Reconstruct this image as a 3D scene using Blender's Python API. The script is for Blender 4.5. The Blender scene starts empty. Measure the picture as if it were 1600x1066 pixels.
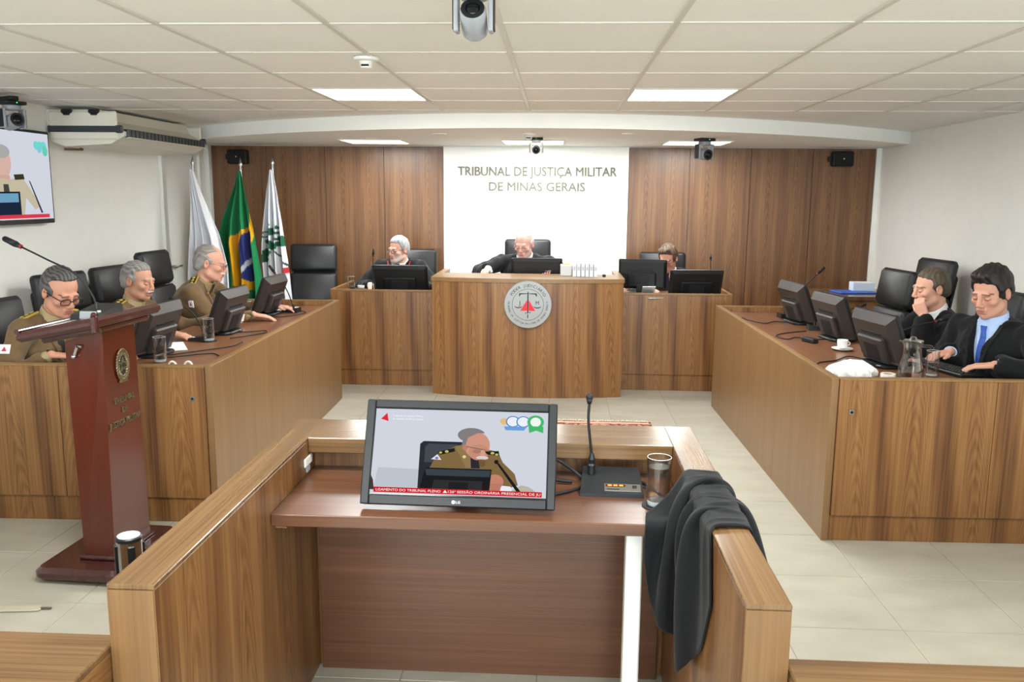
import bpy, math, random
import numpy as np
from mathutils import Vector, Matrix, Euler
R_ = random.Random(7)
PI = math.pi
S = bpy.context.scene
COL = S.collection

# ------------------------------------------------------------------ camera
def setup_camera():
    f, p, y, r, h = 1336.0, .1676, -.0525, -.0078, 1.68
    fw = Vector((math.sin(y)*math.cos(p), math.cos(y)*math.cos(p), -math.sin(p)))
    rt = Vector((math.cos(y), -math.sin(y), 0)); dn = fw.cross(rt)
    c, s = math.cos(r), math.sin(r)
    right = c*rt + s*dn; down = -s*rt + c*dn
    M = Matrix(((right.x, -down.x, -fw.x, 0), (right.y, -down.y, -fw.y, 0), (right.z, -down.z, -fw.z, h), (0, 0, 0, 1)))
    cd = bpy.data.cameras.new('camera'); cam = bpy.data.objects.new('camera', cd); COL.objects.link(cam)
    cam.matrix_world = M; cd.sensor_width = 36; cd.lens = 36*f/1600; cd.clip_start = .05; cd.clip_end = 60
    S.camera = cam
setup_camera()
# ------------------------------------------------------------------ world, exposure
w = bpy.data.worlds.new('world'); S.world = w; w.use_nodes = True
w.node_tree.nodes['Background'].inputs[0].default_value = (.80, .92, 1, 1)
w.node_tree.nodes['Background'].inputs[1].default_value = 8.0
S.view_settings.view_transform = 'Standard'; S.view_settings.look = 'None'
S.view_settings.gamma = 1; S.view_settings.use_curve_mapping = False
S.view_settings.exposure = 1.36
S.cycles.use_denoising = True
S.cycles.use_adaptive_sampling = True; S.cycles.adaptive_threshold = .02
S.cycles.max_bounces = 6; S.cycles.diffuse_bounces = 4; S.cycles.glossy_bounces = 2
S.cycles.transmission_bounces = 4; S.cycles.transparent_max_bounces = 8
S.cycles.caustics_reflective = False; S.cycles.caustics_refractive = False
PANEL_W = 14.0        # watts of each ceiling panel
BACK_W = 9.0         # watts of each panel in the low ceiling at the back
# room measures (metres); the camera stands at x=0, y=0
XL, XR, YB, YN = -3.66, 3.2, 8.9, -3.2
CEIL, SOFF = 2.287, 2.18

# ------------------------------------------------------------------ materials
def lin(c):
    return tuple(((v/255)/12.92 if v/255 <= .04045 else ((v/255+.055)/1.055)**2.4) for v in c[:3]) + (1,)
MATS = {}
def new_mat(name):
    m = bpy.data.materials.new(name); m.use_nodes = True
    return m, m.node_tree, m.node_tree.nodes['Principled BSDF']
def mat(name, rgb, rough=.5, metal=0, noise=0, nscale=60, spec=.5, bump=0, emit=None, es=1, trans=0, ior=1.45, coat=0, sheen=0):
    if name in MATS: return MATS[name]
    m, t, b = new_mat(name); N, L = t.nodes, t.links
    c = lin(rgb)
    b.inputs['Base Color'].default_value = c; b.inputs['Roughness'].default_value = rough
    b.inputs['Metallic'].default_value = metal; b.inputs['Specular IOR Level'].default_value = spec
    b.inputs['IOR'].default_value = ior
    if coat: b.inputs['Coat Weight'].default_value = coat; b.inputs['Coat Roughness'].default_value = .12
    if sheen: b.inputs['Sheen Weight'].default_value = sheen
    if trans: b.inputs['Transmission Weight'].default_value = trans
    if noise or bump:
        tc = N.new('ShaderNodeTexCoord'); nz = N.new('ShaderNodeTexNoise'); nz.inputs['Scale'].default_value = nscale
        nz.inputs['Detail'].default_value = 4; L.new(tc.outputs['Object'], nz.inputs['Vector'])
        if noise:
            mx = N.new('ShaderNodeMixRGB'); mx.blend_type = 'MULTIPLY'; mx.inputs[0].default_value = 1
            rp = N.new('ShaderNodeValToRGB'); rp.color_ramp.elements[0].position = .3; rp.color_ramp.elements[1].position = .7
            rp.color_ramp.elements[0].color = (1-noise,)*3+(1,); rp.color_ramp.elements[1].color = (1, 1, 1, 1)
            L.new(nz.outputs[0], rp.inputs[0]); mx.inputs[1].default_value = c; L.new(rp.outputs[0], mx.inputs[2])
            L.new(mx.outputs[0], b.inputs['Base Color'])
        if bump:
            bp = N.new('ShaderNodeBump'); bp.inputs['Strength'].default_value = bump; bp.inputs['Distance'].default_value = .003
            L.new(nz.outputs[0], bp.inputs['Height']); L.new(bp.outputs[0], b.inputs['Normal'])
    if emit:
        b.inputs['Emission Color'].default_value = lin(emit); b.inputs['Emission Strength'].default_value = es
    MATS[name] = m; return m
def glow(name, rgb, es):
    if name in MATS: return MATS[name]
    m = bpy.data.materials.new(name); m.use_nodes = True; t = m.node_tree; t.nodes.clear()
    e = t.nodes.new('ShaderNodeEmission'); o = t.nodes.new('ShaderNodeOutputMaterial')
    e.inputs[0].default_value = lin(rgb); e.inputs[1].default_value = es; t.links.new(e.outputs[0], o.inputs[0])
    m.cycles.emission_sampling = 'NONE'
    MATS[name] = m; return m
def vcol(name, rough=.6, spec=.4, attr='Col', sheen=0, sss=0):
    if name in MATS: return MATS[name]
    m, t, b = new_mat(name); a = t.nodes.new('ShaderNodeAttribute'); a.attribute_name = attr
    t.links.new(a.outputs['Color'], b.inputs['Base Color'])
    b.inputs['Roughness'].default_value = rough; b.inputs['Specular IOR Level'].default_value = spec
    if sheen: b.inputs['Sheen Weight'].default_value = sheen
    if sss: b.inputs['Subsurface Weight'].default_value = sss; b.inputs['Subsurface Radius'].default_value = (.01, .004, .002)
    MATS[name] = m; return m
def glass_mat(name, tint=(1, 1, 1), alpha=.22, rough=.03):
    # thin clear glass: see-through with fresnel gloss, no caustic noise
    m = bpy.data.materials.new(name); m.use_nodes = True; t = m.node_tree; t.nodes.clear(); N = t.nodes
    tr = N.new('ShaderNodeBsdfTransparent'); tr.inputs[0].default_value = tint + (1,)
    gl = N.new('ShaderNodeBsdfGlossy'); gl.inputs['Roughness'].default_value = rough
    lw = N.new('ShaderNodeLayerWeight'); lw.inputs[0].default_value = alpha
    mx = N.new('ShaderNodeMixShader'); o = N.new('ShaderNodeOutputMaterial')
    t.links.new(lw.outputs['Facing'], mx.inputs[0]); t.links.new(tr.outputs[0], mx.inputs[1]); t.links.new(gl.outputs[0], mx.inputs[2])
    t.links.new(mx.outputs[0], o.inputs[0]); MATS[name] = m; return m
def wood(name, dark, mid, light, period=.29, arch=80, rise=9.0, fibre=260, rough=.34, contrast=1.0, coat=0.0, straight=False, slant=.05, lo=.27):
    """veneer drawn in metre UVs (u across, v along the grain): slip-matched leaves of nested arches, or plain straight grain"""
    wl = lambda c_: tuple(v*k for v, k in zip(lin(c_), (.83, .765, .685)))+(1,)
    m, t, b = new_mat(name); N, L = t.nodes, t.links
    def M(op, a, bb=None, c=None):
        n = N.new('ShaderNodeMath'); n.operation = op
        for i, v in enumerate((a, bb, c)):
            if v is None: continue
            if isinstance(v, (int, float)): n.inputs[i].default_value = v
            else: L.new(v, n.inputs[i])
        return n.outputs[0]
    def noise(x, y, det=2, rg=.55):
        cb = N.new('ShaderNodeCombineXYZ'); L.new(x, cb.inputs[0]); L.new(y, cb.inputs[1])
        nz = N.new('ShaderNodeTexNoise'); nz.noise_dimensions = '2D'; nz.inputs['Scale'].default_value = 1; nz.inputs['Detail'].default_value = det
        nz.inputs['Roughness'].default_value = rg; L.new(cb.outputs[0], nz.inputs['Vector']); return M('SUBTRACT', nz.outputs[0], .5)
    uv = N.new('ShaderNodeUVMap'); sp = N.new('ShaderNodeSeparateXYZ'); L.new(uv.outputs[0], sp.inputs[0])
    u, v = M('ADD', sp.outputs[0], 20.0), sp.outputs[1]
    fine = noise(M('MULTIPLY', u, fibre), M('MULTIPLY', v, 3.0)); mids = noise(M('MULTIPLY', u, fibre*.3), M('MULTIPLY', v, .9)); broad = noise(M('MULTIPLY', u, 11.0), M('MULTIPLY', v, .3))
    val = M('ADD', M('MULTIPLY', fine, .42*contrast), M('MULTIPLY', mids, .62*contrast))
    if straight:
        val = M('ADD', M('ADD', val, M('MULTIPLY', broad, .55*contrast)), .5)
    else:
        uw = M('ADD', M('ADD', u, M('MULTIPLY', v, slant)), M('MULTIPLY', noise(M('MULTIPLY', u, 2.5), M('MULTIPLY', v, 1.1)), .09))
        fr = M('SUBTRACT', M('FRACT', M('DIVIDE', uw, period)), .5)
        ring = M('ADD', M('ADD', M('MULTIPLY', M('MULTIPLY', fr, fr), arch), M('MULTIPLY', v, rise)), M('MULTIPLY', noise(M('MULTIPLY', u, 14.0), M('MULTIPLY', v, 2.5), 3), 2.2))
        wave = M('SINE', M('MULTIPLY', ring, 2*PI))
        e = M('MULTIPLY', M('ABSOLUTE', fr), 2.0)
        amp = M('MULTIPLY', M('SUBTRACT', 1.0, M('POWER', e, 2.0)), .10*contrast)
        # tone across a leaf: golden heart, pale flank, dark reddish border
        tone = N.new('ShaderNodeFloatCurve'); c = tone.mapping.curves[0]
        c.points[0].location = (0, .52); c.points[1].location = (1, lo)
        for x, y in ((.30, .53), (.52, .60), (.68, .48), (.84, lo+.06)): c.points.new(x, y)
        tone.mapping.update(); L.new(M('ADD', e, M('MULTIPLY', broad, .35)), tone.inputs['Value'])
        val = M('ADD', M('ADD', val, tone.outputs[0]), M('MULTIPLY', wave, amp))
    rp = N.new('ShaderNodeValToRGB'); cr = rp.color_ramp
    cr.elements[0].position = .12; cr.elements[0].color = wl(dark)
    cr.elements[1].position = .86; cr.elements[1].color = wl(light)
    el = cr.elements.new(.48); el.color = wl(mid)
    L.new(val, rp.inputs[0]); L.new(rp.outputs[0], b.inputs['Base Color'])
    b.inputs['Roughness'].default_value = rough
    if coat: b.inputs['Coat Weight'].default_value = coat; b.inputs['Coat Roughness'].default_value = .18
    MATS[name] = m; return m

W_DESK = wood('veneer_desk', (94, 60, 38), (142, 101, 61), (170, 131, 84))
W_SIDE = wood('veneer_desk_side', (112, 86, 60), (142, 111, 77), (166, 136, 98), straight=True, contrast=.7)
W_WALL = wood('veneer_wall', (82, 54, 36), (120, 84, 54), (148, 112, 74), period=.26, rough=.36, slant=0, lo=.36)
W_BOOTH = wood('veneer_booth', (84, 53, 31), (124, 87, 52), (156, 119, 75), period=.33, rough=.36, slant=.03, lo=.31)
W_CAP = wood('veneer_cap', (82, 61, 41), (112, 86, 58), (138, 111, 79), straight=True, rough=.19, contrast=1.0)
W_SHELF = wood('veneer_walnut', (74, 47, 34), (99, 66, 48), (121, 86, 64), straight=True, rough=.28, contrast=.75)
W_TOP = wood('veneer_worktop', (96, 64, 45), (130, 89, 64), (156, 113, 84), straight=True, rough=.3, contrast=.7)
W_END = wood('veneer_end', (92, 66, 40), (118, 88, 54), (140, 108, 70), straight=True, rough=.4, contrast=.8)
W_EDGE = wood('veneer_edge', (122, 92, 58), (145, 113, 73), (168, 135, 92), straight=True, rough=.35, contrast=.6)
W_PODIUM = wood('mahogany_stain', (70, 24, 14), (90, 35, 19), (106, 47, 27), straight=True, rough=.24, contrast=.3, coat=.3)
M_MOULD = mat('mahogany_gloss', (66, 26, 24), .16, coat=.6, noise=.25, nscale=20)
M_WHITE = mat('wall_paint', (242, 240, 233), .75, noise=.03, nscale=8, bump=.05)
M_CEIL = mat('ceiling_tile', (246, 243, 236), .9, noise=.03, nscale=90, bump=.15)
M_GYP = mat('plaster_ceiling', (244, 242, 236), .8, noise=.02, nscale=5)
M_TEE = mat('ceiling_tee', (216, 212, 202), .45)
M_DARKGAP = mat('shadow_gap', (60, 56, 50), .9)
M_BLACK = mat('black_plastic', (22, 23, 25), .38, noise=.1)
M_BLACKM = mat('black_matte', (20, 20, 22), .6, noise=.1)
M_BROWNM = mat('dark_brown_plastic', (50, 44, 41), .34, noise=.08, nscale=30)
M_LEATHER = mat('black_leather', (30, 30, 31), .42, noise=.15, nscale=120, bump=.25)
M_CHROME = mat('chrome', (205, 205, 205), .18, 1)
M_STEEL = mat('brushed_steel', (178, 178, 176), .35, 1)
M_GREYP = mat('grey_plastic', (150, 152, 156), .4)
M_WPLAST = mat('white_plastic', (232, 230, 222), .4)
M_ACW = mat('ivory_plastic', (226, 220, 204), .45)
M_PAPER = mat('paper', (240, 240, 238), .8)
M_GLASS = glass_mat('clear_glass', (.985, .99, .99), .24)
M_WATER = glass_mat('water', (.95, .96, .97), .2)
M_GOLD = mat('gold_metal', (212, 170, 70), .35, .9)
M_SCREENOFF = mat('screen_glass', (14, 15, 18), .15)

# ------------------------------------------------------------------ geometry makers: each returns (verts, faces)
CORN = [(sx, sy, sz) for sx in (-1, 1) for sy in (-1, 1) for sz in (-1, 1)]
def g_box(c, s, b=0.0, rot=None):
    """box, centre c, size s, chamfer b"""
    hx, hy, hz = s[0]/2, s[1]/2, s[2]/2
    b = min(b, hx*.9, hy*.9, hz*.9)
    if b <= 0:
        v = [(sx*hx, sy*hy, sz*hz) for sx, sy, sz in CORN]
        fs = [(0, 1, 3, 2), (4, 6, 7, 5), (0, 4, 5, 1), (2, 3, 7, 6), (0, 2, 6, 4), (1, 5, 7, 3)]
    else:
        v = []
        for sx, sy, sz in CORN:
            v += [(sx*hx, sy*(hy-b), sz*(hz-b)), (sx*(hx-b), sy*hy, sz*(hz-b)), (sx*(hx-b), sy*(hy-b), sz*hz)]
        I = lambda k, a: 3*k+a
        fs = [tuple(I(k, 0) for k in (0, 1, 3, 2)), tuple(I(k, 0) for k in (4, 6, 7, 5)),
              tuple(I(k, 1) for k in (0, 4, 5, 1)), tuple(I(k, 1) for k in (2, 3, 7, 6)),
              tuple(I(k, 2) for k in (0, 2, 6, 4)), tuple(I(k, 2) for k in (1, 5, 7, 3))]
        for k in range(8):
            sx, sy, sz = CORN[k]
            tri = (I(k, 0), I(k, 1), I(k, 2)); fs.append(tri if sx*sy*sz > 0 else tri[::-1])
        for k in range(8):
            for bit, (a1, a2) in ((4, (1, 2)), (2, (0, 2)), (1, (0, 1))):
                if not k & bit:
                    j = k | bit; q = (I(k, a1), I(j, a1), I(j, a2), I(k, a2))
                    p = [Vector(v[i]) for i in q]; n = (p[1]-p[0]).cross(p[3]-p[0]); ctr = sum(p, Vector())/4
                    fs.append(q if n.dot(ctr) > 0 else q[::-1])
    M = Matrix.Translation(c)
    if rot is not None: M = M @ (rot.to_4x4() if not isinstance(rot, tuple) else Euler(rot).to_matrix().to_4x4())
    return T((v, fs), M)
def T(g, M):
    return [tuple(M @ Vector(p)) for p in g[0]], g[1]
def TR(g, loc=(0, 0, 0), rot=(0, 0, 0), sc=(1, 1, 1)):
    return T(g, Matrix.Translation(loc) @ Euler(rot).to_matrix().to_4x4() @ Matrix.Diagonal((*sc, 1)))
def join(*gs):
    V, F = [], []
    for v, f in gs:
        o = len(V); V += list(v); F += [tuple(i+o for i in q) for q in f]
    return V, F
def g_lathe(prof, seg=24, cap=True):
    """prof: list of (r, z) bottom to top"""
    V, F = [], []
    n = len(prof)
    for r, z in prof:
        for k in range(seg):
            a = 2*PI*k/seg; V.append((r*math.cos(a), r*math.sin(a), z))
    for i in range(n-1):
        for k in range(seg):
            k2 = (k+1) % seg
            F.append((i*seg+k, i*seg+k2, (i+1)*seg+k2, (i+1)*seg+k))
    if cap:
        F.append(tuple(range(seg))[::-1]); F.append(tuple((n-1)*seg+k for k in range(seg)))
    return V, F
def g_cyl(p0, p1, r0, r1=None, seg=16):
    r1 = r0 if r1 is None else r1
    p0, p1 = Vector(p0), Vector(p1); d = p1-p0
    q = d.to_track_quat('Z', 'Y').to_matrix().to_4x4()
    return T(g_lathe([(r0, 0), (r1, d.length)], seg), Matrix.Translation(p0) @ q)
def g_ball(c, r, seg=16, rings=10, sc=(1, 1, 1)):
    pr = [(max(1e-4, math.sin(PI*i/rings)*r), -math.cos(PI*i/rings)*r) for i in range(rings+1)]
    return TR(g_lathe(pr, seg, False), c, sc=sc)
def g_tube(pts, r, seg=8, closed=False):
    P = [Vector(p) for p in pts]; n = len(P); V, F = [], []
    rr = r if isinstance(r, (list, tuple)) else [r]*n
    up = Vector((0, 0, 1)); prev = None
    for i in range(n):
        if closed: d = P[(i+1) % n]-P[i-1]
        else: d = P[min(i+1, n-1)]-P[max(i-1, 0)]
        d.normalize()
        if prev is None:
            a = d.cross(up if abs(d.z) < .9 else Vector((1, 0, 0))).normalized()
        else:
            a = (prev - d*prev.dot(d)).normalized()
        prev = a; b = d.cross(a)
        for k in range(seg):
            t = 2*PI*k/seg; V.append(tuple(P[i] + a*math.cos(t)*rr[i] + b*math.sin(t)*rr[i]))
    for i in range(n if closed else n-1):
        j = (i+1) % n
        for k in range(seg):
            k2 = (k+1) % seg; F.append((i*seg+k, i*seg+k2, j*seg+k2, j*seg+k))
    if not closed:
        F.append(tuple(range(seg))[::-1]); F.append(tuple((n-1)*seg+k for k in range(seg)))
    return V, F
def curve_pts(ctrl, n=24):
    """Catmull-Rom through control points"""
    P = [Vector(c) for c in ctrl]; P = [P[0]*2-P[1]] + P + [P[-1]*2-P[-2]]
    out = []; m = len(P)-3
    for i in range(m):
        for k in range(n//m+1):
            t = k/(n//m+1); a, b, c, d = P[i:i+4]
            out.append(.5*((2*b)+(c-a)*t+(2*a-5*b+4*c-d)*t*t+(3*b-a-3*c+d)*t**3))
    out.append(P[-2]); return out
def g_prism(poly, z0, z1):
    """poly in xy (counter-clockwise), extruded z0..z1"""
    n = len(poly)
    V = [(x, y, z0) for x, y in poly] + [(x, y, z1) for x, y in poly]
    F = [tuple(range(n))[::-1], tuple(range(n, 2*n))]
    for i in range(n):
        j = (i+1) % n; F.append((i, j, n+j, n+i))
    return V, F
def g_grid(fn, nu, nv, closed_u=False):
    V = [fn(i/(nu-1 if not closed_u else nu), j/(nv-1)) for j in range(nv) for i in range(nu)]
    F = []
    for j in range(nv-1):
        for i in range(nu if closed_u else nu-1):
            i2 = (i+1) % nu
            F.append((j*nu+i, j*nu+i2, (j+1)*nu+i2, (j+1)*nu+i))
    return V, F
def rrect(w, h, r, n=5):
    pts = []
    for cx, cy, a0 in ((w/2-r, h/2-r, 0), (-w/2+r, h/2-r, PI/2), (-w/2+r, -h/2+r, PI), (w/2-r, -h/2+r, 1.5*PI)):
        for k in range(n+1):
            a = a0+PI/2*k/n; pts.append((cx+r*math.cos(a), cy+r*math.sin(a)))
    return pts
def g_slab(w, h, d, r=.02, e=.006):
    """rounded plate, w along x, h along z, d along y, centred; edges eased by e"""
    rings = [(-d/2, e), (-d/2+e, 0), (d/2-e, 0), (d/2, e)]
    V, F = [], []; n = None
    for y, ins in rings:
        P = rrect(w-2*ins, h-2*ins, max(r-ins, .001)); n = len(P)
        V += [(x, y, z) for x, z in P]
    for i in range(3):
        for k in range(n):
            k2 = (k+1) % n; F.append((i*n+k, (i+1)*n+k, (i+1)*n+k2, i*n+k2))
    F.append(tuple(range(n))); F.append(tuple(3*n+k for k in range(n))[::-1])
    return V, F

# ------------------------------------------------------------------ scene objects
def make_mesh(name, g, m, smooth=False, grain='y', uvz='z'):
    """mesh with metre UVs: upright faces run the grain up, level faces along `grain`"""
    me = bpy.data.meshes.new(name); me.from_pydata(g[0], [], g[1]); me.update()
    if m is not None:
        for k in (m if isinstance(m, (list, tuple)) else [m]): me.materials.append(k)
    nl = len(me.loops)
    if nl:
        co = np.empty(len(me.vertices)*3); me.vertices.foreach_get('co', co); co = co.reshape(-1, 3)
        vi = np.empty(nl, dtype=np.int32); me.loops.foreach_get('vertex_index', vi)
        nr = np.empty(len(me.polygons)*3); me.polygons.foreach_get('normal', nr); nr = np.abs(nr.reshape(-1, 3))
        lt = np.empty(len(me.polygons), dtype=np.int32); me.polygons.foreach_get('loop_total', lt)
        nn = np.repeat(nr, lt, axis=0); p = co[vi]
        flat = nn[:, 2] > .75; sidex = nn[:, 0] > nn[:, 1]
        U = np.where(sidex, p[:, 1], p[:, 0]); Vv = p[:, 2].copy()
        if uvz != 'z': U, Vv = Vv, U
        gu, gv = (p[:, 0], p[:, 1]) if grain == 'y' else (p[:, 1], p[:, 0])
        U = np.where(flat, gu, U); Vv = np.where(flat, gv, Vv)
        uvl = me.uv_layers.new(name='UVMap'); uvl.data.foreach_set('uv', np.stack([U, Vv], 1).astype(np.float32).ravel())
    if smooth: me.polygons.foreach_set('use_smooth', [True]*len(me.polygons))
    return me
def obj(name, g, m, parent=None, smooth=False, grain='y', uvz='z', loc=None, rot=None):
    me = g if isinstance(g, bpy.types.Mesh) else make_mesh(name, g, m, smooth, grain, uvz)
    o = bpy.data.objects.new(name, me); COL.objects.link(o)
    if parent is not None: o.parent = parent
    if loc is not None: o.location = loc
    if rot is not None: o.rotation_euler = rot
    return o
def tag(o, label, cat, group=None):
    o['label'] = label; o['category'] = cat
    if group: o['group'] = group
    return o
def thing(name, label, cat, loc=(0, 0, 0), rotz=0, group=None, rot=None):
    o = bpy.data.objects.new(name, None); COL.objects.link(o); o.empty_display_size = .1
    o.location = loc; o.rotation_euler = rot if rot else (0, 0, rotz)
    return tag(o, label, cat, group)
def struct(name, g, m, **k):
    o = obj(name, g, m, **k); o['kind'] = 'structure'; return o
def dup(root, label, loc, rotz=None, group=None):
    def cp(o, par):
        c = o.copy(); COL.objects.link(c); c.parent = par
        for ch in o.children: cp(ch, c)
        return c
    r = cp(root, None); r.location = loc
    if rotz is not None: r.rotation_euler = (0, 0, rotz)
    r['label'] = label
    if group: r['group'] = group
    return r
def smooth_by_angle(o, ang=40):
    me = o.data; me.polygons.foreach_set('use_smooth', [True]*len(me.polygons))
    try: me.set_sharp_from_angle(angle=math.radians(ang))
    except Exception: pass
    return o
def text_geo(s, size, depth=.004, align='CENTER', bold=False, spacing=1.0):
    """lettering as geometry in the xz plane facing -y, centred on the origin line"""
    cu = bpy.data.curves.new('t', 'FONT'); cu.body = s; cu.size = size; cu.extrude = depth/2
    cu.align_x = align; cu.align_y = 'CENTER'; cu.resolution_u = 3; cu.space_character = spacing
    o = bpy.data.objects.new('t', cu); COL.objects.link(o)
    dg = bpy.context.evaluated_depsgraph_get(); dg.update()
    me = bpy.data.meshes.new_from_object(o.evaluated_get(dg))
    g = ([tuple(v.co) for v in me.vertices], [tuple(p.vertices) for p in me.polygons])
    bpy.data.objects.remove(o); bpy.data.curves.remove(cu); bpy.data.meshes.remove(me)
    return TR(g, rot=(PI/2, 0, 0))

def fit_text(s, width, height, depth=.004, bold=False):
    """lettering stretched to an overall width and capital height"""
    v, f = text_geo(s, 1.0, depth)
    if bold: v, f = join((v, f), TR((v, f), (.022, .0006, 0)), TR((v, f), (.011, .0003, .012)))
    xs = [p[0] for p in v]; cap = text_geo('E', 1.0, depth)[0]; zs = [p[2] for p in cap]
    kx = width/(max(xs)-min(xs)); kz = height/(max(zs)-min(zs)); cx = (max(xs)+min(xs))/2; cz = (max(zs)+min(zs))/2
    return [((x-cx)*kx, y, (z-cz)*kz) for x, y, z in v], f
# ================================================================== the room
def span(x0, x1, y0, y1, z0, z1, b=0.0):
    return g_box(((x0+x1)/2, (y0+y1)/2, (z0+z1)/2), (x1-x0, y1-y0, z1-z0), b)
M_GROUT = mat('floor_grout', (150, 144, 130), .8)
def floor_mat():
    m, t, b = new_mat('porcelain_floor'); N, L = t.nodes, t.links
    tc = N.new('ShaderNodeNewGeometry'); n1 = N.new('ShaderNodeTexNoise'); n1.inputs['Scale'].default_value = 3.5; n1.inputs['Detail'].default_value = 6
    mp = N.new('ShaderNodeMapping'); mp.inputs['Scale'].default_value = (1, 2.2, 1); L.new(tc.outputs['Position'], mp.inputs[0]); L.new(mp.outputs[0], n1.inputs['Vector'])
    rp = N.new('ShaderNodeValToRGB'); rp.color_ramp.elements[0].position = .3; rp.color_ramp.elements[1].position = .7
    rp.color_ramp.elements[0].color = lin((168, 163, 148)); rp.color_ramp.elements[1].color = lin((183, 178, 163))
    L.new(n1.outputs[0], rp.inputs[0]); L.new(rp.outputs[0], b.inputs['Base Color']); b.inputs['Roughness'].default_value = .32
    b.inputs['Specular IOR Level'].default_value = .4
    return m
M_FLOOR = floor_mat()
floor = struct('floor', span(XL, XR, YN, YB, -.06, -.002), M_GROUT)
TP = .48
fx0, fy0 = 1.39, 3.70
me_ft = make_mesh('floor_tile', g_box((0, 0, -.004), (TP-.004, TP-.004, .008), .0015), M_FLOOR)
for i in range(-11, 4):
    for j in range(-6, 11):
        x0, x1 = max(fx0+i*TP+.002, XL+.001), min(fx0+(i+1)*TP-.002, XR-.001)
        y0, y1 = fy0+j*TP+.002, min(fy0+(j+1)*TP-.002, YB-.001)
        if x1-x0 < .03 or y1-y0 < .03: continue
        whole = x1-x0 > TP-.006 and y1-y0 > TP-.006
        cx, cy = (x0+x1)/2, (y0+y1)/2
        o = obj('floor_tile', me_ft if whole else g_box((0, 0, -.004), (x1-x0, y1-y0, .008), .0015), M_FLOOR, floor, loc=(cx, cy, 0))
# the near floor, under and behind the viewer
obj('floor_near', span(XL+.001, XR-.001, YN+.001, fy0-6*TP, -.008, 0), M_FLOOR, floor)

# ceiling: slab, tiles, tees, plaster border
GX0, GY0, GP = -2.7192, 3.186, .625
ceiling = struct('ceiling', span(XL-.1, XR+.1, YN-.1, YB+.1, CEIL+.03, CEIL+.1), M_GYP)
me_ct = make_mesh('ceiling_tile', g_box((0, 0, .008), (GP-.008, GP-.008, .016), .004), M_CEIL)
LIT = {(2, 3), (5, 3), (2, -2), (5, -2), (2, -6), (5, -6)}
cols = []
for i in range(-2, 10):
    x0, x1 = max(GX0+i*GP, XL), min(GX0+(i+1)*GP, XR)
    if x1-x0 > .05: cols.append((i, x0, x1))
for i, x0, x1 in cols:
    for j in range(-10, 5):
        if (i, j) in LIT: continue
        y0, y1 = GY0+j*GP, GY0+(j+1)*GP
        full = x1-x0 > GP-.01
        o = obj('ceiling_tile', me_ct if full else g_box((0, 0, .008), (x1-x0-.008, GP-.008, .016), .004), M_CEIL, ceiling,
                loc=((x0+x1)/2, (y0+y1)/2, CEIL+.003+R_.uniform(0, .0012)))
for i in range(-1, 10):
    x = GX0+i*GP
    if XL+.03 < x < XR-.03:
        obj('main_tee', span(x-.012, x+.012, GY0-10*GP, GY0+5*GP, CEIL-.002, CEIL+.012, .002), M_TEE, ceiling)
for j in range(-10, 6):
    y = GY0+j*GP
    obj('cross_tee', span(XL+.002, XR-.002, y-.008, y+.008, CEIL-.001, CEIL+.012, .002), M_TEE, ceiling)
def arc_y(x): return 6.5+.145*(x+.23)**2
YT = GY0+5*GP+.006
def border(u, v):
    x = XL+(XR-XL)*u; return (x, YT+(arc_y(x)-YT)*v, CEIL)
g = g_grid(border, 41, 3); g = (g[0], [q[::-1] for q in g[1]])
obj('plaster_border', g, M_GYP, ceiling)
def face(u, v):
    x = XL+(XR-XL)*u; return (x, arc_y(x), CEIL+.028+(SOFF-CEIL-.028)*v)
def low(u, v):
    x = XL+(XR-XL)*u; y = arc_y(x); return (x, y+(YB-y)*v, SOFF)
bulk = struct('trim_1', join(g_grid(face, 61, 2), (lambda q: (q[0], [f[::-1] for f in q[1]]))(g_grid(low, 61, 4))), M_GYP)
bulk['label'] = 'curved plaster bulkhead stepping down over the judges bench'; 

# walls
wall_left = struct('wall_left', span(XL-.12, XL, YN, YB, -.06, CEIL+.03), M_WHITE)
wall_right = struct('wall_right', span(XR, XR+.12, YN, YB, -.06, CEIL+.03), M_WHITE)
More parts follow.
